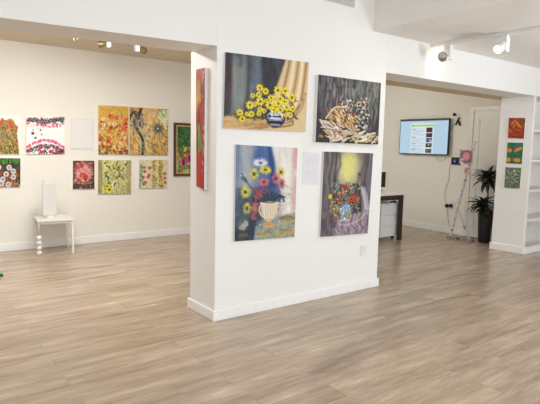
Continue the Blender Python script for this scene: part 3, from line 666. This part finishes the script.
# ------------------------------------------------------------------ fittings
PLAST = mat('white_plastic', (228, 226, 222), .4)
BLACK = mat('black_plastic', (18, 18, 20), .35)
CORD = mat('grey_cord', (122, 116, 110), .5)
def socket(c, nrm_ax, w, h, label, dark=None):
    """wall plate facing down the given axis"""
    root = empty('wall_socket', c, label, 'socket')
    def bx(u0, z0, u1, z1, d0, d1):
        return MB().box((u0, -d1, z0), (u1, -d0, z1)) if nrm_ax == 1 else MB().box((-d1, u0, z0), (-d0, u1, z1))
    bx(-w / 2, -h / 2, w / 2, h / 2, 0, .009).build('plate', PLAST, root, bevel=.002)
    bx(-w * .12, -h * .1, w * .12, h * .25, .009, .013).build('switch', PLAST, root)
    return root
c = P(363.4, 250.2, 1, 0); socket((c.x, -.0005, c.z), 1, .082, .1, 'white wall socket low on the divider under the poppy painting')
c = P(33.7, 211.6, 1, YB); socket((c.x, YB - .0005, c.z), 1, .1, .08, 'white wall socket on the back wall left of the small table')

# grey panel high on the divider wall
a = P(354, 7.6, 1, 0)
root = empty('wall_vent', (a.x - .4, -.001, a.z + .2), 'grey ventilation panel high on white wall at top edge', 'vent')
GREY = mat('grey_vent_paint', (200, 198, 196), .6, vary=.1, vscale=30)
v_ = MB(); v_.box((-.4, -.008, -.2), (.4, 0, .2)); v_.build('vent_panel', GREY, root)
v_ = MB(); [v_.box((-.38, -.012, -.18 + .03 * k), (.38, -.008, -.17 + .03 * k)) for k in range(12)]; v_.build('louvre', GREY, root)

# lighting track and spot lamps
SPOTW = mat('white_spot_enamel', (236, 236, 234), .35); SILVER = mat('brushed_silver', (176, 172, 164), .3, metal=.8)
LIT = mat('lit_lamp_glass', (255, 246, 230), .3, emit=4)
UNLIT = mat('lamp_glass', (206, 200, 180), .2)
t0 = P(430.5, 46.5, 2, ZS - .012); TX = 2.99 * S
tr = MB().box((-.022, -4.2, -.034), (.022, 0, 0)); trk = tr.build('lighting_track', SPOTW, loc=(TX, -.01, ZS - .0005), bevel=.002)
tag(trk, 'white lighting track running along the ceiling from the divider wall', 'track')
def spot(loc, aim, lit, label, head_m, power=0, color=(1, .9, .75), boxed=True, size=1.0, cone=1.5, group=None, off=(0, 0), drop=.115):
    """lamp hanging at loc (its top), its head turned towards the point aim"""
    root = empty('track_spotlight', loc, label, 'spotlight', 'ceiling spotlights')
    k = size
    MB().box((-.018 * k, -.03 * k, -.012), (.018 * k, .03 * k, 0)).build('adaptor', SPOTW, root)
    if boxed: MB().box((-.03 * k, -.036 * k, -.15 * k), (.03 * k, .036 * k, -.012)).build('driver_box', SPOTW, root, bevel=.004)
    hc = Vector((off[0], off[1], -drop * k))
    d = (Vector(aim) - (Vector(loc) + hc)).normalized()
    MB().tube([(0, 0, -.11 * k), hc], .010 * k, 8).build('arm', SPOTW, root)
    h = MB()
    h.tube([hc - d * .055 * k, hc - d * .05 * k, hc - d * .015 * k, hc - d * .01 * k, hc + d * .045 * k, hc + d * .05 * k],
           [.028 * k, .034 * k, .036 * k, .044 * k, .048 * k, .046 * k], 20)
    hd = h.build('lamp_head', head_m, root)
    MB().tube([hc + d * .0505 * k, hc + d * .054 * k], .036 * k, 20).build('lens', LIT if lit else UNLIT, hd)
    if power:
        L = bpy.data.lights.new('spot_beam', 'SPOT'); L.energy = power; L.color = color; L.spot_size = cone; L.spot_blend = 1; L.shadow_soft_size = .04
        o = bpy.data.objects.new('spot_beam', L); col.objects.link(o); o.parent = root
        o.location = hc + d * .075 * k; o.rotation_euler = d.to_track_quat('-Z', 'Y').to_euler()
    return root
zt = ZS - .0355
def along_track(u):
    lo, hi = -2.5, .3
    for _ in range(40):
        m = (lo + hi) / 2; d = Vector((TX, m, zt - .07)) - CAM
        if 270 + FPX * d.dot(RT) / d.dot(FW) > u: lo = m
        else: hi = m
    return m
y1 = along_track(448.5); y2 = along_track(504.5)
g = P(438, 68, 1, 0)
g = P(444, 65, 1, 0)
spot((TX, y1, zt), g, False, 'white track spotlight nearest the wall, its silver head turned back', SILVER, 2.6, (1, .88, .7), off=(-.125, -.02), cone=2.9, drop=.13, size=1.0)
spot((TX, y2, zt), (TX - 1.6, y2 + .1, 1.2), True, 'white track spotlight with glowing lens farther from the wall', SPOTW, 16, (1, .94, .85), off=(-.10, -.02), cone=2.5, size=1.0)
zc = ZC - .0005
BRASS = mat('aged_brass', (150, 132, 96), .35, metal=.6)
for (u, v, lit, lab, pw_, aim, off) in [
        (76, 37.5, True, 'glowing ceiling spotlight, leftmost in the far room', 4, (-2.2, 3.3, 1.6), (0, 0)),
        (108, 40.5, False, 'brass toned ceiling spotlight in far room, between the two other visible ones', 2.5, (-2.4, YB - .3, 1.9), (-.07, 0)),
        (137, 45.0, False, 'brass toned ceiling spotlight in far room, nearest the divider', 2.5, (2.4, YB + .0, 2.3), (.07, 0))]:
    q = P(u, v, 2, zc - .05)
    spot((q.x, q.y, zc), aim, lit, lab, BRASS, pw_, (1, .9, .74), boxed=not lit, size=.85 if not lit else .5, off=off, cone=2.2)
# lamp that washes the divider's narrow side
spot((-.75, 1.4, zc), (0, .25, 1.98), True, 'ceiling spotlight aimed at the narrow side of the divider', SPOTW, 55, (1, .96, .88), cone=.9)
# round ceiling rose at the right edge
c = P(540, 63, 2, ZS)
o = MB().lathe([(0, -.012), (.07, -.012), (.085, -.008), (.09, 0)], n=28).build('ceiling_vent', PLAST, loc=(c.x + .05, c.y, ZS - .0005))
tag(o, 'round white air vent on the ceiling near the right edge', 'vent')

# ------------------------------------------------------------------ television and wall bits
XT = X4 - .09
q = [P(u, v, 0, XT) for u, v in ((400, 119.3), (449.3, 118.3), (447.5, 156), (399, 153.2))]
yl, yr = (q[0].y + q[3].y) / 2, (q[1].y + q[2].y) / 2; z1 = (q[0].z + q[1].z) / 2; z0 = (q[2].z + q[3].z) / 2
tv = empty('television', (X4, (yl + yr) / 2, (z0 + z1) / 2), 'black flat wall television showing a web page', 'television')
tv.rotation_euler = (0, 0, 0)
hw, hh = (yl - yr) / 2, (z1 - z0) / 2
MB().box((-.085, -hw, -hh), (-.045, hw, hh)).build('casing', BLACK, tv, bevel=.004)
MB().box((-.045, -.2, -.15), (-.001, .2, .15)).build('wall_bracket', BLACK, tv)
p = Pic(150, 92, (176, 204, 222), 20)
p.poly([(.0, 0), (1, 0), (1, .04), (0, .04)], (60, 66, 76)); p.poly([(.24, .1), (.72, .1), (.72, 1), (.24, 1)], (206, 222, 230))
p.poly([(.26, .15), (.73, .15), (.73, .21), (.26, .21)], (176, 206, 96)); p.poly([(.27, .15), (.285, .15), (.285, .21), (.27, .21)], (60, 110, 60))
p.line(.5, .08, .7, .08, .004, (150, 170, 190))
for v0 in (.28, .52, .72, .88):
    p.line(.27, v0, .35, v0, .006, (110, 120, 140))
    for k in range(4): 
        if v0 + .05 + .04 * k < 1: p.line(.27, v0 + .05 + .04 * k, .53 - .04 * (k % 3), v0 + .05 + .04 * k, .003, (150, 166, 184))
for v0, v1, cs in ((.24, .38, [(70, 20, 30), (30, 24, 34), (110, 30, 50)]), (.40, .52, [(40, 30, 30), (150, 110, 110), (30, 20, 26)]), (.54, .66, [(60, 60, 120), (206, 206, 226), (40, 30, 60)]), (.70, .82, [(40, 50, 36), (200, 206, 190), (30, 40, 30)]), (.86, .98, [(60, 60, 50), (110, 110, 96), (30, 30, 30)])):
    p.poly([(.57, v0), (.695, v0), (.695, v1), (.57, v1)], cs[0]); p.blobs(16, (.59, v0 + .02, .68, v1 - .02), .015, cs, .9)
panel('screen', p, (-.0865, hw - .014, hh - .014), (0, -1, 0), 2 * hw - .028, 2 * hh - .03, .002, (-1, 0, 0), [SCREEN, BLACK], parent=tv)

def cable(name, pts, r, label, m=CORD):
    pts = [Vector(p) for p in pts]; out = []
    for i in range(len(pts) - 1):
        p0, p1, p2, p3 = pts[max(i - 1, 0)], pts[i], pts[i + 1], pts[min(i + 2, len(pts) - 1)]
        for k in range(6):
            t = k / 6; out.append(.5 * ((2 * p1) + (p2 - p0) * t + (2 * p0 - 5 * p1 + 4 * p2 - p3) * t * t + (3 * p1 - p0 - 3 * p2 + p3) * t ** 3))
    out.append(pts[-1]); c = out[0]
    o = MB().tube([q - c for q in out], r, 6).build(name, m, loc=c)
    return tag(o, label, 'cable', 'grey cables in the back room')
xw = X4 - .008
cable('cable', [P(u, v, 0, xw) for u, v in ((448.6, 135), (451.5, 129), (455, 124), (458, 121.5))], .0028, 'thin grey cable rising from television to the black wall hook')
cable('cable', [P(u, v, 0, xw) for u, v in ((434.5, 155), (437, 158.8), (441, 161), (444.5, 159.5), (446, 155.6))], .0028, 'thin grey cable looping below the television')
cable('cable', [P(u, v, 0, xw) for u, v in ((451.5, 163), (449.5, 170), (448.8, 180), (445.3, 190), (445, 198), (446.5, 203.5))], .0028, 'thin grey cable hanging down wall to the black plugs')
cable('cable', [P(u, v, 0, xw) for u, v in ((447, 207), (447.8, 216), (449, 224), (450, 229.5))], .0028, 'thin grey cable below the black plugs, running down to floor')
c = P(459.3, 121, 0, X4)
h = empty('wall_hook', (X4, c.y, c.z), 'forked black clamp fixed on the wall right of television', 'hook')
MB().tube([(-.004, .055, -.06), (-.03, 0, .03), (-.03, -.02, .06)], .013, 8).build('hook_arm', BLACK, h)
MB().tube([(-.02, 0, .0), (-.03, -.035, -.075)], .014, 8).build('hook_fork', BLACK, h)
c = P(456.3, 114.6, 0, X4)
h = empty('wall_camera', (X4, c.y, c.z), 'tiny black sensor on a white mount above the black clamp', 'sensor')
MB().lathe([(0, -.028), (.02, -.02), (.028, 0), (.02, .02), (0, .028)], (-.035, .012, 0), 14).build('sensor_ball', BLACK, h)
MB().box((-.02, -.05, -.02), (-.001, -.012, .02)).build('mount', PLAST, h)
c = P(456.7, 161, 0, X4)
h = empty('control_box', (X4, c.y, c.z), 'small black control box on wall beside the pink ring panel', 'control box')
MB().box((-.03, -.085, -.06), (-.001, .085, .06)).build('box_body', BLACK, h, bevel=.004)
MB().box((-.032, .0, -.025), (-.0295, .035, .02)).build('blue_display', mat('blue_display', (60, 90, 170), .3, emit=.8), h)
c = P(458, 152, 0, X4); o = MB().box((-.012, -.05, -.055), (0, .05, .055)).build('wall_plate', PLAST, loc=(X4 - .0005, c.y, c.z), bevel=.002); tag(o, 'white blank wall plate above the small black control box', 'wall plate')
for u, lab in ((447.3, 'black plug in the wall socket, left one of the pair'), (451.3, 'black plug in the wall socket, right one of the pair')):
    c = P(u, 205.7, 0, X4 - .01)
    o = MB().lathe([(.0, 0), (.03, .0), (.034, .015), (.026, .04), (0, .045)], n=16).build('power_plug', BLACK, loc=(X4 - .0105, c.y, c.z))
    o.rotation_euler = (0, -PI / 2, 0); tag(o, lab, 'plug')
c = P(449.5, 205.5, 0, X4)
o = MB().box((-.01, -.09, -.055), (0, .09, .055)).build('double_socket', PLAST, loc=(X4 - .0002, c.y, c.z), bevel=.002); tag(o, 'white double wall socket holding the two black plugs', 'socket')

# ------------------------------------------------------------------ patterned stand with pink ring panel
def speckle(name, base, cols, scale):
    m = bpy.data.materials.new(name); m.use_nodes = True; nt = m.node_tree; b = nt.nodes['Principled BSDF']
    tc = nt.nodes.new('ShaderNodeTexCoord'); n = nt.nodes.new('ShaderNodeTexNoise'); n.inputs['Scale'].default_value = scale; n.inputs['Detail'].default_value = 1
    r = nt.nodes.new('ShaderNodeValToRGB'); r.color_ramp.interpolation = 'CONSTANT'
    e = r.color_ramp.elements; e[0].position = 0; e[0].color = lin(cols[0]) + (1,); e[1].position = .36; e[1].color = lin(base) + (1,)
    for pos, c in zip((.52, .58, .66, .72), cols[1:] + [base]):
        x = e.new(pos); x.color = lin(c) + (1,)
    nt.links.new(tc.outputs['Object'], n.inputs['Vector']); nt.links.new(n.outputs[0], r.inputs[0]); nt.links.new(r.outputs[0], b.inputs['Base Color'])
    b.inputs['Roughness'].default_value = .5
    return m
DECO = speckle('paper_collage', (214, 210, 206), [(124, 120, 126), (222, 192, 192), (184, 180, 182), (214, 140, 140)], 11)
DECO2 = speckle('dark_paper_collage', (150, 144, 144), [(50, 48, 58), (190, 110, 120), (90, 86, 96), (206, 200, 196)], 16)
xs = 5.86 * S
bl = P(450.5, 239, 2, 0); brr = P(472, 240.5, 2, 0)
o3 = Vector((xs, (bl.y + P(450.5, 239, 0, xs).y) / 2, 0))
stand = empty('collage_stand', (xs, o3.y, 0), 'leaning collage covered stand with a pink ring panel by the door', 'sculpture')
def L3(u, v, x=xs): return P(u, v, 0, x) - Vector((xs, o3.y, 0))
def bar(a, b_, w):
    d_ = (b_ - a).normalized(); s1 = Vector((1, 0, 0)); s2 = d_.cross(s1).normalized()
    c4 = lambda p_: [p_ + s1 * w + s2 * w, p_ - s1 * w + s2 * w, p_ - s1 * w - s2 * w, p_ + s1 * w - s2 * w]
    return MB().hexa(c4(a), c4(b_))
a = L3(450.2, 238.5); a.z = .03; bq = L3(475, 141)
bar(a, bq, .015).build('pole', DECO, stand, bevel=.003)
k1 = L3(457, 211); k2 = L3(469.5, 239); k2.z = .03
bar(k1 + Vector((.0, -.02, 0)), k2, .014).build('brace', DECO, stand, bevel=.003)
yA = a.y + .04; yB = L3(473, 241).y
MB().box((-.05, yB, 0), (.05, yA, .032)).build('base', DECO2, stand, bevel=.004)
q0 = L3(460, 150, xs - .045); q1 = L3(472, 164.5, xs - .045)
p = Pic(60, 60, (176, 156, 160), 22)
p.blobs(120, (0, 0, 1, 1), .06, [(206, 190, 190), (96, 90, 100), (206, 120, 140), (150, 130, 140)], .7, .6)
p.ell(.52, .47, .43, .43, (96, 80, 92), 0, 1, .5); p.ell(.52, .45, .32, .32, (206, 128, 142), 0, 1, .3); p.blobs(20, (.4, .3, .65, .55), .06, [(226, 140, 150), (214, 116, 132)], .7); p.blobs(14, (0, .6, .3, 1), .07, [(226, 206, 216), (196, 150, 170)], .8)
panel('ring_panel', p, (q0.x, q0.y, q0.z), (0, -1, 0), q0.y - q1.y, q0.z - q1.z, .02, (-1, 0, 0), [PAINT, CANVAS], parent=stand)
q0 = L3(464.5, 167.5, xs - .03); q1 = L3(469.5, 174.5, xs - .03)
p = Pic(24, 28, (206, 150, 160), 23); p.blobs(40, (0, 0, 1, 1), .12, [(206, 90, 110), (110, 90, 100), (222, 190, 190), (190, 150, 90)], .8)
panel('small_panel', p, (q0.x, q0.y, q0.z), (0, -1, 0), q0.y - q1.y, q0.z - q1.z, .012, (-1, 0, 0), [PAINT, CANVAS], parent=stand)
cable('floor_cable', [(X4 - .05, bl.y - .02, .006), (X4 - .12, bl.y - .14, .006), (X4 - .1, bl.y - .30, .02), (X4 - .14, bl.y - .42, .045), (X4 - .1, bl.y - .52, .006)], .005, 'thin grey cable curling on the floor behind collage stand')

# ------------------------------------------------------------------ dracaena in a tall black pot
pc = P(485.6, 243.2, 2, 0); pc = Vector((pc.x + .05, pc.y + .06, 0))
plant = empty('potted_dracaena', pc, 'dark green dracaena in a tall black tapered pot beside the pier', 'plant')
pz = height_at(pc.x, pc.y, 211)
POT = mat('black_glazed_pot', (26, 27, 31), .3); SOIL = mat('dark_soil', (48, 38, 30), .95, bump=.6, bscale=40)
LEAF = mat('dark_glossy_leaf', (28, 44, 24), .38, vary=.5, vscale=9); STEM = mat('brown_stem', (84, 70, 52), .8)
MB().lathe([(0, 0), (.082, 0), (.086, .01), (.116, pz - .01), (.118, pz), (.108, pz), (.106, pz - .04)], n=32).build('pot', POT, plant)
MB().lathe([(0, pz - .035), (.107, pz - .035)], n=20).build('soil', SOIL, plant)
def crown(cz, dx, dy, n, ln_, seed, lift):
    r = random.Random(seed); m = MB()
    for i in range(n):
        az = i * 2.399 + r.uniform(-.2, .2); el = lift * (1 - i / n) - .15 + r.uniform(-.2, .25)
        L_ = ln_ * r.uniform(.75, 1.15); wd = .026 * r.uniform(.8, 1.2)
        pts = []; p_ = Vector((dx, dy, cz + r.uniform(-.13, .03) * (i / n))); e = el
        for k in range(8):
            pts.append(p_.copy()); d_ = Vector((math.cos(az) * math.cos(e), math.sin(az) * math.cos(e), math.sin(e)))
            p_ = p_ + d_ * L_ / 7; e -= .21
        side = Vector((-math.sin(az), math.cos(az), 0)); vs = []
        for k, q_ in enumerate(pts):
            w_ = wd * [.4, .8, 1, 1, .9, .7, .4, .03][k]
            vs += [q_ - side * w_, q_ + Vector((0, 0, -w_ * .35)), q_ + side * w_]
        fs = []
        for k in range(7):
            for j in (0, 1): fs.append((k * 3 + j, k * 3 + j + 1, k * 3 + 4 + j, k * 3 + 3 + j))
        m.add(vs, fs, 0, True)
    o = m.build('foliage', LEAF, plant); s_ = o.modifiers.new('thick', 'SOLIDIFY'); s_.thickness = .0016
    return o
z1_ = height_at(pc.x, pc.y, 181); z2_ = height_at(pc.x, pc.y, 205)
MB().tube([(0, 0, pz - .04), (.01, -.01, (pz + z1_) / 2), (.0, 0, z1_)], [.014, .012, .010], 8).build('stem', STEM, plant)
MB().tube([(-.03, .02, pz - .04), (-.045, .03, z2_)], [.013, .010], 8).build('stem', STEM, plant)
crown(z1_ + .04, 0, 0, 64, .27, 5, 1.5)
crown(z2_, -.045, .03, 64, .27, 9, 1.4)

# ------------------------------------------------------------------ desk, drawers, monitor
DKW = mat('dark_wenge', (52, 40, 32), .45, vary=.3, vscale=12); TOPW = mat('white_laminate', (232, 229, 222), .35); PEDW = mat('white_metal', (226, 226, 224), .4)
lc = P(398.2, 240.2, 2, 0)
lx1, ly0 = P(400.8, 239.6, 2, 0).x, lc.y
lg = .105
dz = height_at(lx1, ly0, 193.4)
dx1, dy0 = lx1 + .005, ly0 - .005
DLEN, DDEP = 1.6, .78
desk = empty('desk', (dx1 - DLEN / 2, dy0 + DDEP / 2, 0), 'white topped desk with thick dark wooden legs behind the divider', 'desk')
hx, hy = DLEN / 2, DDEP / 2
MB().box((-hx, -hy, dz - .022), (hx, hy, dz)).build('desktop', TOPW, desk, bevel=.003)
f = MB(); f.box((-hx + .005, -hy + .005, dz - .095), (hx - .005, -hy + .045, dz - .022)).box((-hx + .005, hy - .045, dz - .095), (hx - .005, hy - .005, dz - .022))
f.box((hx - .045, -hy + .045, dz - .095), (hx - .005, hy - .045, dz - .022)).box((-hx + .005, -hy + .045, dz - .095), (-hx + .045, hy - .045, dz - .022)); f.build('frame', DKW, desk)
for sx in (-1, 1):
    for sy in (-1, 1):
        x0, x1 = sorted((sx * (hx - .005), sx * (hx - .005 - lg * .55))); y0, y1 = sorted((sy * (hy - .005), sy * (hy - .005 - lg * .55)))
        MB().box((x0, y0, 0), (x1, y1, dz - .095)).build('leg', DKW, desk, bevel=.002)
# pedestal
pp = P(396.9, 235.5, 1, dy0 + .12); px1 = pp.x; pzb = max(pp.z, .05)
pzt = height_at(px1, dy0 + .12, 202.5)
ped = empty('drawer_pedestal', (px1 - .21, dy0 + .12, 0), 'white drawer pedestal on castors under the desk', 'cabinet')
MB().box((-.21, 0, pzb), (.21, .5, pzt)).build('body', PEDW, ped, bevel=.003)
nz = (pzt - pzb - .02) / 3
for k in range(3):
    dr = MB().box((-.205, -.016, pzb + .005 + nz * k), (.205, -.001, pzb + nz * (k + 1))).build('drawer', PEDW, ped, bevel=.002)
for x in (-.17, .16):
    for y in (.05, .44):
        m = MB().tube([(x - .012, y, .026), (x + .012, y, .026)], .026, 14).box((x - .008, y - .01, .026), (x + .008, y + .01, pzb)); m.build('castor', BLACK, ped)
o = MB().box((-.07, -.02, 0), (.07, .02, .022)).box((.0, -.01, .022), (.02, .01, .05)).build('hole_punch', BLACK, loc=(px1 - .06, dy0 + .17, pzt + .0005), bevel=.003); tag(o, 'small black item lying on top of the white pedestal', 'stationery')
# monitor: seen by its right edge
mc = P(383.6, 190, 2, dz)
mz = height_at(mc.x, mc.y, 172)
mon = empty('computer_monitor', (mc.x - .235, mc.y + .0, dz), 'black computer monitor edge showing past the divider above desk', 'monitor')
MB().box((-.25, -.02, .05), (.25, .015, mz - dz)).build('screen_casing', BLACK, mon, bevel=.004)
MB().box((-.03, .0, .01), (.03, .03, .2)).build('neck', BLACK, mon); MB().box((-.12, -.08, 0), (.12, .1, .012)).build('foot', BLACK, mon, bevel=.004)

# ------------------------------------------------------------------ small white table with a bead leg
TW = mat('white_painted_wood', (228, 224, 216), .45)
fl = P(39.2, 256.3, 2, 0); frr = P(72.6, 253.3, 2, 0); bk = P(35.2, 249.5, 2, 0)
tw = frr.x - fl.x; td = bk.y - (fl.y + frr.y) / 2
td = min(td, YB - .02 - (fl.y + frr.y) / 2)
tx, ty = (fl.x + frr.x) / 2 + .035, (fl.y + frr.y) / 2 + td / 2
tz = height_at(tx, ty - td / 2 - .02, 219.6)
tab = empty('side_table', (tx, ty, 0), 'small white table with one beaded leg against the back wall', 'table', rot=(0, 0, -.13))
tx0 = tx
hx, hy = tw / 2, td / 2
MB().box((-hx - .02, -hy - .02, tz - .02), (hx + .02, hy + .012, tz)).build('tabletop', TW, tab, bevel=.004)
a_ = MB().box((-hx, -hy, tz - .05), (hx, -hy + .014, tz - .02)).box((-hx, hy - .014, tz - .05), (hx, hy, tz - .02)).box((-hx, -hy, tz - .05), (-hx + .014, hy, tz - .02)).box((hx - .014, -hy, tz - .05), (hx, hy, tz - .02)); a_.build('apron', TW, tab)
for sx, sy in ((1, -1), (1, 1), (-1, 1)):
    MB().hexa([(sx * hx - .011, sy * hy - .011, 0), (sx * hx + .011, sy * hy - .011, 0), (sx * hx + .011, sy * hy + .011, 0), (sx * hx - .011, sy * hy + .011, 0)],
              [(sx * hx - .015, sy * hy - .015, tz - .02), (sx * hx + .015, sy * hy - .015, tz - .02), (sx * hx + .015, sy * hy + .015, tz - .02), (sx * hx - .015, sy * hy + .015, tz - .02)]).build('leg', TW, tab)
br_ = .034; prof = [(0, 0)]
for k in range(4):
    for j in range(1 if k else 0, 9):
        t = -PI / 2 + PI * j / 8; r_ = max(br_ * math.cos(t), .010)
        prof.append((r_, .035 + k * .063 + br_ * math.sin(t)))
prof += [(.012, .035 + 3 * .063 + br_), (.012, tz - .02)]
bl_ = MB().lathe(prof, (-hx, -hy, 0), 20).build('beaded_leg', TW, tab)
# easel block standing on the table
e0 = P(50, 214.6, 1, ty - .03)
ex = e0.x; ey = ty - .03
ezt = height_at(ex, ey, 183.5); 
board = empty('blank_board', (ex, ey, tz), 'blank white board standing on small white table', 'board')
bw = (P(57.3, 200, 1, ey).x - P(43.5, 200, 1, ey).x) / 2
MB().box((-bw, -.012, .03), (bw, .012, ezt - tz)).build('board_face', mat('white_board', (214, 211, 206), .5), board, bevel=.003)
MB().box((-.045, -.035, .0), (.045, .035, .022)).box((-.02, -.014, .022), (.02, .014, .03)).build('foot', TW, board, bevel=.003)
MB().box((-bw * .75, .013, .06), (-bw * .5, .025, ezt - tz + .045)).build('back_post', TW, board)

# green toy at the left edge of the floor
g0 = P(0.6, 276, 2, 0)
root = empty('green_block', (g0.x - .005, g0.y, 0), 'small green and black block on floor at left edge', 'block')
MB().box((-.03, -.03, 0), (.025, .03, .02)).build('base', BLACK, root, bevel=.003)
MB().box((-.03, -.028, .02), (.022, .028, .036)).build('cap', mat('green_plastic', (84, 176, 60), .4), root, bevel=.003)

# ------------------------------------------------------------------ built-in bookcase at the right edge
bx0 = X3 + .0305; bz0 = .0955
bc = empty('built_in_bookcase', (bx0 + .7, 0.18, 0), 'white built-in bookcase with empty shelves beside the right pier', 'bookcase')
def B(x0, y0, z0, x1, y1, z1): return MB().box((x0 - bx0 - .7, y0 - .18, z0), (x1 - bx0 - .7, y1 - .18, z1))
BCM = mat('white_shelf_paint', (236, 233, 226), .45)
B(bx0, .352, 0, bx0 + 1.4, .368, ZB - .002).build('back_panel', BCM, bc)
B(bx0, .0, 0, bx0 + .018, .352, ZB - .002).build('side_panel', BCM, bc)
B(bx0 + 1.382, .0, 0, bx0 + 1.4, .352, ZB - .002).build('side_panel', BCM, bc)
B(bx0 + .018, .02, 0, bx0 + 1.382, .352, .02).build('bottom', BCM, bc)
for v in (129, 159.6, 190, 219.5):
    z = height_at(bx0 + .02, 0, v)
    B(bx0 + .018, .002, z - .034, bx0 + 1.382, .352, z).build('shelf', BCM, bc, bevel=.002)
